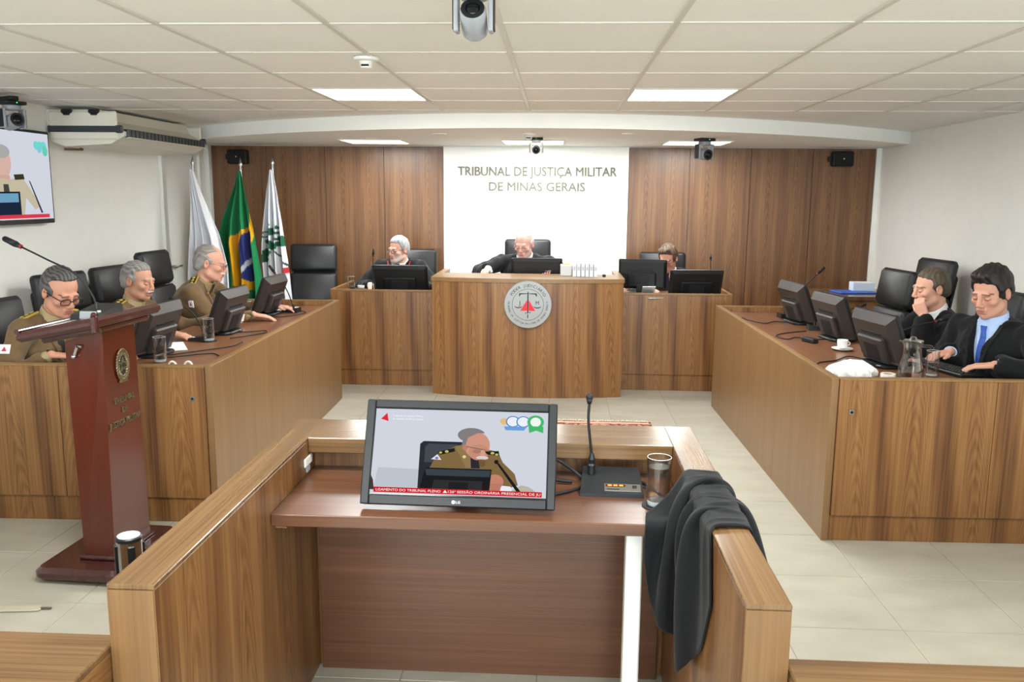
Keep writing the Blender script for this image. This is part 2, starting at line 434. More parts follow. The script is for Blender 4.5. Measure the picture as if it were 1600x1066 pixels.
# rear wall behind the viewer, with two unseen windows added to brighten ceiling and faces
ADDED_WIN = ((-3.0, -.4), (.0, 2.6)); WZ0, WZ1 = .6, 2.1
rear = [span(XL-.12, XR+.12, YN-.12, YN, -.06, WZ0), span(XL-.12, XR+.12, YN-.12, YN, WZ1, CEIL+.03)]
for x0, x1 in ((XL-.12, ADDED_WIN[0][0]), (ADDED_WIN[0][1], ADDED_WIN[1][0]), (ADDED_WIN[1][1], XR+.12)): rear.append(span(x0, x1, YN-.12, YN, WZ0, WZ1))
wall_rear = struct('wall_rear', join(*rear), M_WHITE)
for k, (x0, x1) in enumerate(ADDED_WIN):
    w_ = struct('window_%d' % (k+1), join(span(x0, x1, YN-.08, YN-.03, WZ0, WZ0+.05), span(x0, x1, YN-.08, YN-.03, WZ1-.05, WZ1), span(x0, x0+.05, YN-.08, YN-.03, WZ0+.05, WZ1-.05), span(x1-.05, x1, YN-.08, YN-.03, WZ0+.05, WZ1-.05)), M_WPLAST)
    for q in range(3):
        a0 = x0+.05+(x1-x0-.1)*q/3; a1 = x0+.05+(x1-x0-.1)*(q+1)/3
        obj('window_pane', span(a0+.002, a1-.002, YN-.058, YN-.054, WZ0+.05, WZ1-.05), M_GLASS, w_)
        if q: obj('window_mullion', span(a0-.02, a0+.02, YN-.075, YN-.035, WZ0+.05, WZ1-.05), M_WPLAST, w_)
    ld = bpy.data.lights.new('window_portal', 'AREA'); ld.shape = 'RECTANGLE'; ld.size = x1-x0; ld.size_y = WZ1-WZ0; ld.cycles.is_portal = True
    lo = bpy.data.objects.new('window_portal', ld); COL.objects.link(lo); lo.location = ((x0+x1)/2, YN-.1, (WZ0+WZ1)/2); lo.rotation_euler = (PI/2, 0, 0); lo.parent = w_
wall_back = struct('wall_back', span(XL-.12, XR+.12, YB, YB+.12, -.06, CEIL+.03), M_WHITE)
PXL, PXR = -1.185, .705
def panels(x0, x1, n):
    w = (x1-x0)/n
    for k in range(n):
        a = x0+k*w
        obj('wood_panel', g_box((0, 0, 0), (w-.004, .022, SOFF-.012), .002), W_WALL, wall_back, loc=(a+w/2, YB-.011, (SOFF-.012)/2+.006))
panels(XL+.02, PXL, 4); panels(PXR, 3.145, 4)
M_PANEL = mat('white_gloss_panel', (246, 244, 236), .3, noise=.01, nscale=6)
obj('white_panel', span(PXL+.002, PXR-.002, YB-.016, YB, 0, SOFF-.002), M_PANEL, wall_back)
trim2 = struct('trim_2', span(3.15, XR, YB-.03, YB, 0, SOFF-.001, .003), M_WHITE)
# white door with frame in the left wall, beside the flags
door = struct('door_1', span(XL-.02, XL+.012, 7.86, 8.62, 0, 2.06, .003), M_WPLAST)
obj('door_frame', join(span(XL, XL+.035, 7.78, 7.86, 0, 2.14, .004), span(XL, XL+.035, 8.62, 8.70, 0, 2.14, .004), span(XL, XL+.035, 7.86, 8.62, 2.06, 2.14, .004)), M_WPLAST, door)
obj('door_handle', join(g_cyl((XL+.012, 7.93, 1.0), (XL+.06, 7.93, 1.0), .012), g_cyl((XL+.055, 7.93, 1.0), (XL+.055, 8.05, 1.0), .009)), M_STEEL, door, smooth=True)
obj('corner_post', span(XL, XL+.06, YB-.1, YB-.022, 0, SOFF-.001, .004), M_WPLAST, door)

# ================================================================== lights
M_DIFF = glow('lit_diffuser', (255, 252, 244), 4.0)
def ceiling_light(label, cx, cy, z, s, watts, group):
    t = thing('ceiling_light', label, 'light', (cx, cy, z), 0, group)
    h = s/2
    fr = join(*[g_box(c, d, .002) for c, d in (((-h+.008, 0, .004), (.016, s, .012)), ((h-.008, 0, .004), (.016, s, .012)),
             ((0, -h+.008, .004), (s-.032, .016, .012)), ((0, h-.008, .004), (s-.032, .016, .012)))])
    obj('light_frame', fr, M_TEE, t)
    obj('diffuser', g_box((0, 0, .008), (s-.034, s-.034, .006), .001), M_DIFF, t)
    ld = bpy.data.lights.new('panel_lamp', 'AREA'); ld.shape = 'SQUARE'; ld.size = s-.05; ld.energy = watts; ld.color = (.93, .985, 1)
    lo = bpy.data.objects.new('panel_lamp', ld); COL.objects.link(lo); lo.parent = t; lo.location = (0, 0, -.004)
    return t
cell = lambda i, j: (GX0+(i+.5)*GP, GY0+(j+.5)*GP)
for (i, j), lab in {(2, 3): 'bright square light panel in the tiled ceiling, left one', (5, 3): 'bright square light panel in the tiled ceiling, right one',
                    (2, -2): 'square light panel overhead, left of the viewer', (5, -2): 'square light panel overhead, right of the viewer',
                    (2, -6): 'square light panel behind the viewer on the left', (5, -6): 'square light panel behind the viewer on the right'}.items():
    ceiling_light(lab, *cell(i, j), CEIL, GP-.012, PANEL_W, 'light panels in the tiled ceiling')
for x, k, lab in ((-1.72, 1, 'light panel in the low back ceiling over the left wood panelling'), (-.24, 1.25, 'light panel in the low back ceiling over the white wall panel'),
               (1.25, 1, 'light panel in the low back ceiling over the right wood panelling')):
    ceiling_light(lab, x, 8.12, SOFF-.008, .58, BACK_W*k, 'light panels in the low back ceiling')

# ================================================================== desks
def court_desk(name, label, corner, sgn):
    """long desk with its inner face along +y from the near inner corner; sgn -1 extends to the left, +1 to the right"""
    t = thing(name, label, 'desk', (corner[0], corner[1], 0), .021)
    X = lambda a, b: (min(sgn*a, sgn*b), max(sgn*a, sgn*b))
    L = 2.78; H = .83
    def P(nm, xa, xb, y0, y1, z0, z1, m, b=.0015, **k):
        x0, x1 = X(xa, xb); return obj(nm, span(x0, x1, y0, y1, z0, z1, b), m, t, **k)
    n = 3
    for k in range(n):
        P('side_panel', 0, .035, L*k/n+(.0 if k == 0 else .0008), L*(k+1)/n-.0008, 0, H-.012, W_SIDE)
    P('side_edge', -.001, .036, 0, L, H-.012, H, W_EDGE)
    for k in range(2):
        P('front_panel', .036+k*.75, .036+(k+1)*.75-.002, -.012, .024, .135, H-.012, W_DESK)
    P('front_edge', .036, 1.53, -.013, .025, H-.012, H, W_EDGE, grain='x')
    P('plinth', .036, 1.53, .004, .022, 0, .132, W_DESK)
    P('end_panel', .036, .80, L-.036, L, 0, H-.012, W_DESK); P('end_edge', .036, .80, L-.037, L, H-.012, H, W_EDGE, grain='x')
    P('worktop', .036, .74, .026, L-.038, .755, .785, W_TOP, grain='y')
    P('support_panel', .55, .575, .05, .09, 0, .755, W_DESK); P('support_panel', .55, .575, L-.12, L-.08, 0, .755, W_DESK)
    kx = .10
    pl = P('lock_plate', kx-.012, kx+.012, -.0155, -.012, .650, .674, M_STEEL)
    x0 = sgn*kx; obj('lock_core', g_cyl((x0, -.019, .662), (x0, -.015, .662), .007), M_BLACK, pl, smooth=False)
    return t
DESK_L = court_desk('court_desk', 'long wooden desk on the left where the uniformed men sit', (-1.727, 4.125), -1)
DESK_R = court_desk('court_desk', 'long wooden desk on the right where the robed men sit', (1.333, 4.118), 1)

def judges_bench():
    cx = -.25
    t = thing('judges_bench', 'tall curved wooden bench in the centre bearing the round court seal', 'bench', (cx, 7.045, 0))
    hw = .805
    fy = lambda x: .1*(x/.8)**2
    n = 5
    for k in range(n):
        a, b = -hw+2*hw*k/n, -hw+2*hw*(k+1)/n-.001
        V = []; N = 6; F = []
        for i in range(N+1):
            x = a+(b-a)*i/N
            V += [(x, fy(x), 0), (x, fy(x), .972), (x, fy(x)+.03, .972), (x, fy(x)+.03, 0)]
        for i in range(N):
            p = 4*i
            F += [(p, p+4, p+5, p+1), (p+1, p+5, p+6, p+2), (p+2, p+6, p+7, p+3), (p+3, p+7, p+4, p)]
        F += [(0, 1, 2, 3), (4*N+3, 4*N+2, 4*N+1, 4*N)]
        obj('front_panel', (V, F), W_DESK, t)
    arc = [(-hw-.006+(2*hw+.012)*i/24, 0) for i in range(25)]
    poly = [(x, fy(x)-.008) for x, _ in arc] + [(hw+.006, .92), (hw-.05, .92), (hw-.05, .50), (-hw+.05, .50), (-hw+.05, .92), (-hw-.006, .92)]
    obj('worktop', span(-hw+.032, hw-.032, .505, .92, .80, .83, .001), W_SHELF, t, grain='x')
    obj('bench_top', g_prism(poly, .974, 1.008), W_EDGE, t, grain='x')
    for s in (-1, 1):
        obj('side_panel', span(min(s*hw, s*(hw-.03)), max(s*hw, s*(hw-.03)), .132, .9, 0, .972, .001), W_DESK, t)
    return t
judges_bench()
def side_bench(label, x0, x1, far):
    t = thing('clerk_bench', label, 'bench', ((x0+x1)/2, 7.42, 0))
    a, b = x0-(x0+x1)/2, x1-(x0+x1)/2
    for k in range(2):
        xa, xb = a+(b-a)*k/2, a+(b-a)*(k+1)/2-.001
        obj('front_panel', span(xa, xb, 0, .03, .145, .845, .001), W_DESK, t)
        obj('plinth', span(xa, xb, .012, .03, 0, .143, .001), W_DESK, t)
    obj('front_edge', span(a, b, -.002, .034, .846, .862, .001), W_EDGE, t, grain='x')
    obj('worktop', span(a+.03, b-.03, .035, .74, .79, .82, .001), W_TOP, t, grain='x')
    e0, e1 = (a, a+.03) if far < 0 else (b-.03, b)
    obj('side_panel', span(e0, e1, .031, .78, 0, .845, .001), W_DESK, t); obj('side_edge', span(e0-.001, e1+.001, .035, .78, .846, .862, .001), W_EDGE, t)
    o0, o1 = (b-.03, b) if far < 0 else (a, a+.03)
    obj('side_panel', span(o0, o1, .031, .78, 0, .79, .001), W_DESK, t)
side_bench('lower wooden bench left of the seal bench', -2.0, -1.062, -1)
side_bench('lower wooden bench right of the seal bench', .562, 1.512, 1)

# seal on the judges bench
def seal():
    t = thing('court_seal', 'round grey court seal with red triangle and lettering on the central bench', 'seal', (-.24, 7.036, .797))
    Rr = .197
    mg = mat('seal_grey', (158, 160, 160), .45, .2); mk = mat('seal_black', (28, 28, 30), .5); mr = mat('seal_red', (214, 40, 46), .5)
    obj('disc', TR(g_lathe([(Rr-.006, 0), (Rr, .005), (Rr, .014), (Rr-.004, .018)], 64), rot=(PI/2, 0, 0)), mg, t)
    yk = -.0185
    def ringtext(s, rad, a0, a1, size, flip):
        gs = []
        n = len(s)
        for i, ch in enumerate(s):
            if ch == ' ': continue
            a = a0+(a1-a0)*i/(n-1)
            g = text_geo(ch, size, .001)
            rot = (a-PI/2) if not flip else (a+PI/2)
            gs.append(TR(TR(g, rot=(0, -rot, 0)), (rad*math.cos(a), yk, rad*math.sin(a))))
        return join(*gs)
    d = math.radians
    obj('ring_lettering', ringtext('PODER JUDICIÁRIO', .158, d(148), d(32), .034, False), mk, t)
    obj('ring_lettering', ringtext('TRIBUNAL DE JUSTIÇA MILITAR DE MINAS GERAIS', .160, d(172), d(368), .022, True), mk, t)
    ring = g_tube([(.13*math.cos(2*PI*k/64), yk, .13*math.sin(2*PI*k/64)) for k in range(64)], .0014, 6, True)
    obj('inner_ring', ring, mk, t)
    fl = lambda poly, th=.0015: TR(g_prism(poly, 0, th), (0, yk+.0008, 0), (PI/2, 0, 0))
    obj('triangle', join(fl([(-.062, -.05), (-.006, -.05), (-.006, .04)]), fl([(.006, -.05), (.062, -.05), (.006, .04)])), mr, t)
    sw = [fl([(-.0045, -.066), (0, -.07), (.0045, -.066), (.0045, .1), (0, .113), (-.0045, .1)], .003),
          fl([(-.072, .095), (-.075, .07), (-.069, .07), (-.06, .086), (-.006, .09), (-.006, .095)]),
          fl([(.006, .095), (.006, .09), (.06, .086), (.069, .07), (.075, .07), (.072, .095)]),
          fl([(-.024, -.073), (.024, -.066), (.024, -.061), (-.024, -.068)]), fl([(-.004, -.112), (.004, -.112), (.003, -.08), (-.003, -.08)])]
    for s in (-1, 1):
        arc = [(s*.079+.03*math.cos(a), -.0-.03*abs(math.sin(a))*.45) for a in [PI*k/10 for k in range(11)]]
        sw.append(g_tube([(x, yk, z-.012) for x, z in arc], [.0012+.0028*math.sin(PI*k/10) for k in range(11)], 6))
    obj('scales_and_sword', join(*sw), mk, t)
    obj('monogram_letter', TR(text_geo('J', .05, .001), (-.066, yk, .012)), mk, t)
    obj('monogram_letter', TR(text_geo('M', .044, .001), (.078, yk, .014)), mk, t)
seal()
# raised metal lettering on the white panel
M_LET = mat('letter_metal', (118, 115, 102), .75, 0, spec=.25)
lt = thing('wall_lettering', 'raised metal words naming the court on the white wall panel', 'lettering', (-.225, YB-.022, 1.78))
obj('lettering_line', TR(fit_text('TRIBUNAL DE JUSTIÇA MILITAR', 1.62, .088, .014, True), (0, 0, .152)), M_LET, lt)
obj('lettering_line', fit_text('DE MINAS GERAIS', .98, .086, .014, True), M_LET, lt)

# ================================================================== booth in the foreground
def booth():
    t = thing('witness_booth', 'wooden booth in the foreground with shelf, open towards the viewer', 'booth', (-.22, 2.2, 0))
    ox, oy = .22, -2.2
    def P(nm, x0, x1, y0, y1, z0, z1, m, b=.0015, **k):
        return obj(nm, span(x0+ox, x1+ox, y0+oy, y1+oy, z0, z1, b), m, t, **k)
    for x0, x1 in ((-.937, -.835), (.392, .485)):
        P('side_wall', x0, x1, 1.641, 3.0, 0, .858, W_BOOTH)
        P('wall_cap', x0-.0005, x1+.0005, 1.640, 3.001, .858, .87, W_CAP, .002)
        P('edge_band', x0+.001, x1-.001, 1.6375, 1.6405, 0, .858, W_END, .0005)
    P('front_cap', -.8345, .3915, 2.756, 3.0, .818, .87, W_CAP, .002, grain='x', uvz='x')
    P('front_panel', -.8345, .3915, 2.83, 2.98, 0, .818, W_BOOTH)
    P('knee_panel', -.82, .37, 2.802, 2.828, 0, .705, W_SHELF, uvz='x')
    P('shelf', -.8345, .3915, 2.36, 2.829, .712, .75, W_SHELF, .003, grain='x', uvz='x')
    P('bracket', -.8345, -.80, 2.40, 2.43, .69, .712, W_EDGE)
    P('leg', .222, .272, 2.47, 2.53, 0, .711, M_WPLAST, .004)
    P('socket', -.835, -.827, 2.70, 2.78, .78, .81, M_WPLAST, .003); P('socket', -.835, -.828, 2.72, 2.755, .758, .776, M_GREYP, .002)
    return t
booth()
def low_partition(label, x0, x1):
    t = thing('low_partition', label, 'partition', ((x0+x1)/2, 1.58, 0)); c = (x0+x1)/2
    obj('partition_panel', span(x0-c, x1-c, -.08, .08, 0, .713, .002), W_BOOTH, t, uvz='x'); obj('partition_cap', span(x0-c, x1-c, -.11, .105, .713, .73, .003), W_CAP, t, grain='x')
low_partition('low wooden partition joining the booth on the left', XL+.01, -.939)
low_partition('low wooden partition joining the booth on the right', .487, XR-.01)
# ================================================================== lectern
def lectern():
    t = thing('lectern', 'dark red mahogany lectern with brass emblem in front of the left desk', 'lectern', (-1.935, 3.64, 0), math.radians(-3))
    # local +x is the front with the emblem, the speaker stands on the -x side
    obj('foot_block', TR(g_slab(.40, .56, .06, .05, .02), (-.115, 0, .04), (PI/2, 0, 0)), M_MOULD, t, smooth=False)
    for sy in (-1, 1):
        obj('foot_pad', g_cyl((-.1, sy*.2, 0), (-.1, sy*.2, .012), .02), M_BLACK, t)
    col = [(-.15, -.14, .07), (0, -.15, .07), (0, .15, .07), (-.15, .14, .07), (-.175, -.125, 1.05), (0, -.125, 1.10), (0, .125, 1.10), (-.175, .125, 1.05)]
    F = [(3, 2, 1, 0), (4, 5, 6, 7), (0, 1, 5, 4), (1, 2, 6, 5), (2, 3, 7, 6), (3, 0, 4, 7)]
    obj('column', (col, F), W_PODIUM, t)
    obj('column_skirt', g_box((-.075, 0, .078), (.18, .33, .022), .008), M_MOULD, t)
    tilt = math.atan2(.085, .42)
    obj('reading_top', TR(g_slab(.37, .54, .045, .012, .016), (-.120, 0, 1.118), (PI/2, -tilt, 0)), M_MOULD, t)
    obj('top_moulding', TR(g_slab(.28, .40, .03, .012, .01), (-.10, 0, 1.090), (PI/2, -tilt, 0)), M_MOULD, t)
    obj('paper_stop', TR(g_cyl((0, -.26, 0), (0, .26, 0), .012), (-.293, 0, 1.108)), M_MOULD, t, smooth=False)
    obj('corner_ornament', TR(join(g_box((0, 0, 0), (.03, .02, .075), .006), g_ball((0, 0, .04), .012, 10, 6)), (.058, -.27, 1.148)), M_MOULD, t)
    obj('latch', join(TR(g_cyl((0, 0, 0), (.025, -.012, .045), .006), (-.13, -.135, .985)), g_ball((-.13, -.137, .985), .01, 10, 6), g_box((-.105, -.135, 1.03), (.03, .012, .014), .003)), M_CHROME, t, smooth=False)
    # brass emblem: wreath oval, star, ribbon
    br = mat('antique_brass', (150, 136, 104), .4, .8, noise=.4, nscale=90); dk = mat('emblem_dark', (40, 34, 28), .5)
    e = obj('emblem', TR(g_lathe([(.001, .004), (.06, .004), (.068, .0), (.068, -.004)], 40, False), (.004, 0, .925), (PI/2, 0, PI/2), (.62, 1, 1)), dk, t)
    lv = []
    for k in range(34):
        a = 2*PI*k/34
        lv.append(TR(g_box((0, 0, 0), (.006, .012, .022), .002), (.009, .044*math.cos(a), .925+.067*math.sin(a)), (a-.5, 0, 0)))
    for k in range(26):
        a = 2*PI*k/26
        lv.append(TR(g_box((0, 0, 0), (.005, .008, .016), .002), (.009, .033*math.cos(a), .925+.052*math.sin(a)), (a-.9, 0, 0)))
    obj('wreath', join(*lv), br, e)
    st = [(.030*math.cos(PI/2+k*PI/5)*(1 if k % 2 == 0 else .42), .036*math.sin(PI/2+k*PI/5)*(1 if k % 2 == 0 else .42)) for k in range(10)]
    obj('star', TR(g_prism(st, 0, .006), (.006, 0, .928), (PI/2, 0, PI/2)), br, e)
    obj('star_disc', TR(g_lathe([(.011, 0), (.011, .004)], 20), (.011, 0, .928), (0, PI/2, 0)), dk, e)
    obj('ribbon', g_box((.008, 0, .855), (.006, .062, .012), .002), br, e)
    for s, z, w in (('TRIBUNAL', .775, .16), ('DE', .725, .035), ('JUSTIÇA MILITAR', .672, .25)):
        obj('lettering_line', TR(fit_text(s, w, .026, .006), (.004, 0, z), (0, 0, PI/2)), br, t)
    return t
LECT = lectern()

def gooseneck(name, label, loc, rotz, ctrl, base=(.10, .13, .035), head=.07, m_base=None, r=.0042, group=None, hr=.011):
    """desk microphone: wedge base, bent neck, capsule with ring"""
    t = thing(name, label, 'microphone', loc, rotz, group)
    bx, by, bz = base
    if bz > 0:
        V = [(-bx/2, -by/2, 0), (bx/2, -by/2, 0), (bx/2, by/2, 0), (-bx/2, by/2, 0),
             (-bx/2+.004, -by/2+.004, bz*.45), (bx/2-.004, -by/2+.004, bz*.45), (bx/2-.004, by/2-.004, bz), (-bx/2+.004, by/2-.004, bz)]
        obj('mic_base', (V, [(3, 2, 1, 0), (4, 5, 6, 7), (0, 1, 5, 4), (1, 2, 6, 5), (2, 3, 7, 6), (3, 0, 4, 7)]), m_base or M_BLACK, t)
        obj('talk_button', g_cyl((bx*.3, -by*.25, bz*.55), (bx*.3, -by*.25, bz*.72), .008), M_WPLAST, t)
    P = curve_pts(ctrl, 22); obj('gooseneck', g_tube(P, r, 8), M_BLACKM, t, smooth=True)
    obj('neck_collar', g_cyl(Vector(ctrl[0])-Vector((0, 0, .006)), Vector(ctrl[0])+Vector((0, 0, .03)), .010, .006), M_BLACK, t)
    d = (P[-1]-P[-2]).normalized(); e = P[-1]
    obj('mic_head', join(g_cyl(e, e+d*head*.35, hr*.55, hr), g_cyl(e+d*head*.35, e+d*head, hr, hr*.9), g_ball(e+d*head, hr*.9, 12, 8)), M_BLACKM, t, smooth=True)
    obj('mic_ring', g_cyl(e-d*.001, e+d*.006, hr*.7), mat('mic_ring_red', (150, 30, 30), .4), t)
    return t
# lectern microphone, reaching out towards the speaker's side
gooseneck('lectern_microphone', 'long gooseneck microphone reaching up from the lectern top', (-2.02, 3.63, 1.142), math.radians(-3),
          [(-.0, 0, .035), (-.02, 0, .10), (-.085, -.01, .19), (-.20, -.02, .25), (-.31, -.03, .305)], base=(.13, .20, .05), head=.075, hr=.014)
obj_mic = [o for o in bpy.data.objects if o.name == 'lectern_microphone'][0]
obj('control_plate', TR(g_box((0, 0, 0), (.075, .006, .034), .002), (.02, -.102, .022), (-.25, 0, 0)), M_GREYP, obj_mic)

# belt barrier post beside the lectern
def stanchion():
    t = thing('barrier_post', 'chrome belt barrier post with black head in front of the lectern', 'post', (-1.30, 2.42, 0))
    obj('post_base', g_lathe([(.16, 0), (.16, .012), (.05, .035), (.03, .04)], 32), M_STEEL, t)
    obj('post_tube', g_lathe([(.031, .035), (.031, .55)], 24), M_CHROME, t, smooth=False)
    h = obj('belt_head', g_lathe([(.036, .52), (.038, .525), (.038, .632), (.037, .640)], 28), M_CHROME, t)
    for a in (0, 90, 180, 270):
        r = math.radians(a+35)
        obj('belt_slot', TR(g_box((.037, 0, .575), (.012, .022, .095), .003), rot=(0, 0, r)), M_BLACK, h)
    obj('head_ring', g_lathe([(.0385, .632), (.0385, .642), (.034, .645)], 28), M_BLACK, h)
    obj('head_cap', g_lathe([(.033, .645), (.033, .647)], 28), mat('cap_white', (222, 228, 230), .3), h)
stanchion()

# ================================================================== chairs
def exec_chair(label, loc, rotz, k=1.0):
    """high-backed leather chair; the sitter faces local -y"""
    t = thing('office_chair', label, 'chair', loc, rotz, 'black leather high-backed chairs')
    lean = math.radians(-9)
    def B(nm, g, m, par=t, **q): return obj(nm, g, m, par, **q)
    bk = B('backrest', TR(g_slab(.46, .40, .075, .03, .022), (0, .262, .705), (lean, 0, 0)), M_LEATHER); smooth_by_angle(bk, 50)
    hd = B('headrest', TR(g_slab(.46, .275, .085, .035, .025), (0, .318, 1.052), (lean, 0, 0)), M_LEATHER); smooth_by_angle(hd, 50)
    B('back_seam', TR(g_box((0, 0, 0), (.40, .012, .012), .004), (0, .297, .912), (lean, 0, 0)), M_BLACKM)
    st = B('seat', TR(g_slab(.48, .47, .10, .05, .03), (0, .02, .46), (PI/2, 0, 0)), M_LEATHER); smooth_by_angle(st, 50)
    B('back_shell', TR(g_slab(.42, .55, .02, .03, .006), (0, .332, .80), (lean, 0, 0)), M_BLACKM)
    for s in (-1, 1):
        arm = g_tube(curve_pts([(s*.25, .22, .47), (s*.275, .17, .60), (s*.275, .05, .67), (s*.275, -.12, .655), (s*.27, -.17, .58), (s*.25, -.10, .46)], 20), .011, 8)
        a = B('armrest', arm, M_STEEL, smooth=True)
        B('arm_pad', g_box((s*.275, -.02, .684), (.045, .22, .022), .008), M_LEATHER, a)
    B('gas_lift', g_lathe([(.028, .09), (.028, .30), (.02, .30), (.02, .42)], 16), M_BLACKM)
    for q in range(5):
        a = 2*PI*q/5+.3
        l = B('base_leg', g_cyl((0, 0, .10), (.27*math.cos(a), .27*math.sin(a), .07), .022, .014, 8), M_BLACKM)
        B('caster', TR(g_cyl((-.012, 0, 0), (.012, 0, 0), .028, seg=12), (.27*math.cos(a), .27*math.sin(a), .03), (0, 0, a+PI/2)), M_BLACKM, l)
    return t
face = lambda dx, dy: math.atan2(dx, -dy)      # rotation that turns local -y towards (dx, dy)
CH = exec_chair('empty black leather chair standing alone by the flags against the wood wall', (-2.42, 8.22, 0), face(.12, -1))
for lab, loc, r in (
    ('black leather chair behind the bespectacled uniformed man nearest the lectern', (-2.84, 4.55, -.10), face(1, -.1)),
    ('black leather chair behind the uniformed man with white moustache', (-3.10, 5.62, -.05), face(.95, -.22)),
    ('empty black leather chair between the two far uniformed men', (-3.06, 6.28, -.05), face(1, -.1)),
    ('black leather chair behind the uniformed man beside the green flag', (-2.98, 6.82, .03), face(1, -.05)),
    ('black leather chair of the man with red-trimmed robe', (-1.45, 8.30, -.04), face(0, -1)),
    ('black leather chair of the white-haired judge in front of the white panel', (-.30, 8.26, .07), face(0, -1)),
    ('black leather chair of the young man on the right bench', (1.05, 8.36, -.05), face(0, -1)),
    ('empty black leather chair at the far end of the right desk, nearer the bench', (2.20, 6.42, -.02), face(-1, -.12)),
    ('empty tall black leather chair against the right wall', (2.66, 6.86, .03), face(-1, -.15)),
    ('black leather chair behind the man resting chin on hand', (2.56, 5.62, -.08), face(-1, -.1)),
    ('black leather chair behind the man with blue tie', (2.47, 4.77, -.19), face(-1, -.45))):
    dup(CH, lab, loc, r)

# ================================================================== monitors seen from behind
def monitor_back(name, label, loc, rotz, w=.41, h=.285, tilt=21, m=None, lift=.03, group=None, thin=False, led=True):
    """monitor on a foot: screen faces local -y, moulded back faces +y"""
    m = m or M_BROWNM
    t = thing(name, label, 'monitor', loc, rotz, group)
    ml = math.radians(-tilt); zc = lift+h/2
    piv = Matrix.Translation((0, 0, lift)) @ Matrix.Rotation(ml, 4, 'X') @ Matrix.Translation((0, 0, h/2))
    def B(nm, g, mm, par=t, **q): return obj(nm, T(g, piv), mm, par, **q)
    fr = B('bezel', TR(g_slab(w, h, .026, .012, .006)), M_BLACK)
    B('screen', g_box((0, -.0125, .004), (w-.036, .003, h-.045), .0005), M_SCREENOFF, fr)
    d = .02 if thin else .045
    a, b2 = (w-.01)/2, (h-.01)/2; ai, bi = a-(.02 if thin else .035), b2-(.02 if thin else .03)
    V = [(-a, .012, -b2), (a, .012, -b2), (a, .012, b2), (-a, .012, b2), (-ai, .012+d, -bi), (ai, .012+d, -bi), (ai, .012+d, bi), (-ai, .012+d, bi)]
    bk = B('back_shell', (V, [(4, 7, 6, 5), (0, 4, 5, 1), (1, 5, 6, 2), (2, 6, 7, 3), (3, 7, 4, 0)]), m)
    pod = B('rear_pod', TR(g_slab(w*.58, h*.52, .03, .01, .008), (0, .012+d+.008, -h*.17)), m, bk)
    B('pod_recess', g_box((0, .012+d+.0235, -h*.20), (w*.3, .004, h*.34), .001), M_BLACKM, bk)
    B('vent_strip', g_box((0, .012+d+.001, h*.15), (w*.46, .004, .012), .001), M_BLACKM, bk)
    obj('neck', g_box((0, .05, lift*.7+.02), (.09, .035, lift*1.3+.04), .006), M_BLACKM, t)
    obj('foot', TR(g_slab(.24, .18, .018, .05, .005), (0, .03, .009), (PI/2, 0, 0)), M_BLACK, t)
    return t
WT = .786   # desk worktop height
MG = 'dark computer monitors on the side desks'
m1 = monitor_back('desk_monitor', 'dark monitor on the left desk, nearest the lectern', (-2.30, 4.62, WT), face(-1, .06), group=MG)
dup(m1, 'dark monitor in the middle of the left desk beside the water glass', (-2.20, 5.42, WT), face(-1, .06), MG)
dup(m1, 'dark monitor at the far end of the left desk', (-2.22, 6.30, WT), face(-1, .06), MG)
dup(m1, 'dark monitor at the far end of the right desk', (1.80, 6.28, WT), face(1, .17), MG)
dup(m1, 'dark monitor in the middle of the right desk behind the coffee cup', (1.84, 5.56, WT), face(1, .17), MG)
dup(m1, 'dark monitor on the right desk beside the water jug', (1.82, 4.70, WT), face(1, .2), MG)
monitor_back('bench_monitor', 'black monitor in front of the white-haired judge', (-.185, 7.68, .831), face(0, 1), .455, .265, 8, M_BLACK, .045, thin=True)
monitor_back('bench_monitor', 'wide black monitor in front of the man with red-trimmed robe', (-1.40, 7.62, .82), face(.03, 1), .50, .245, 18, M_BLACK, .015, thin=True)
monitor_back('bench_monitor', 'upright black monitor on the right bench next to the seal bench', (.765, 7.72, .82), face(.25, 1), .43, .265, 4, M_BLACK, .05, thin=True)
monitor_back('bench_monitor', 'black monitor tilted back in front of the young man on the right bench', (1.22, 7.66, .82), face(-.08, 1), .47, .235, 20, M_BLACK, .015, thin=True)

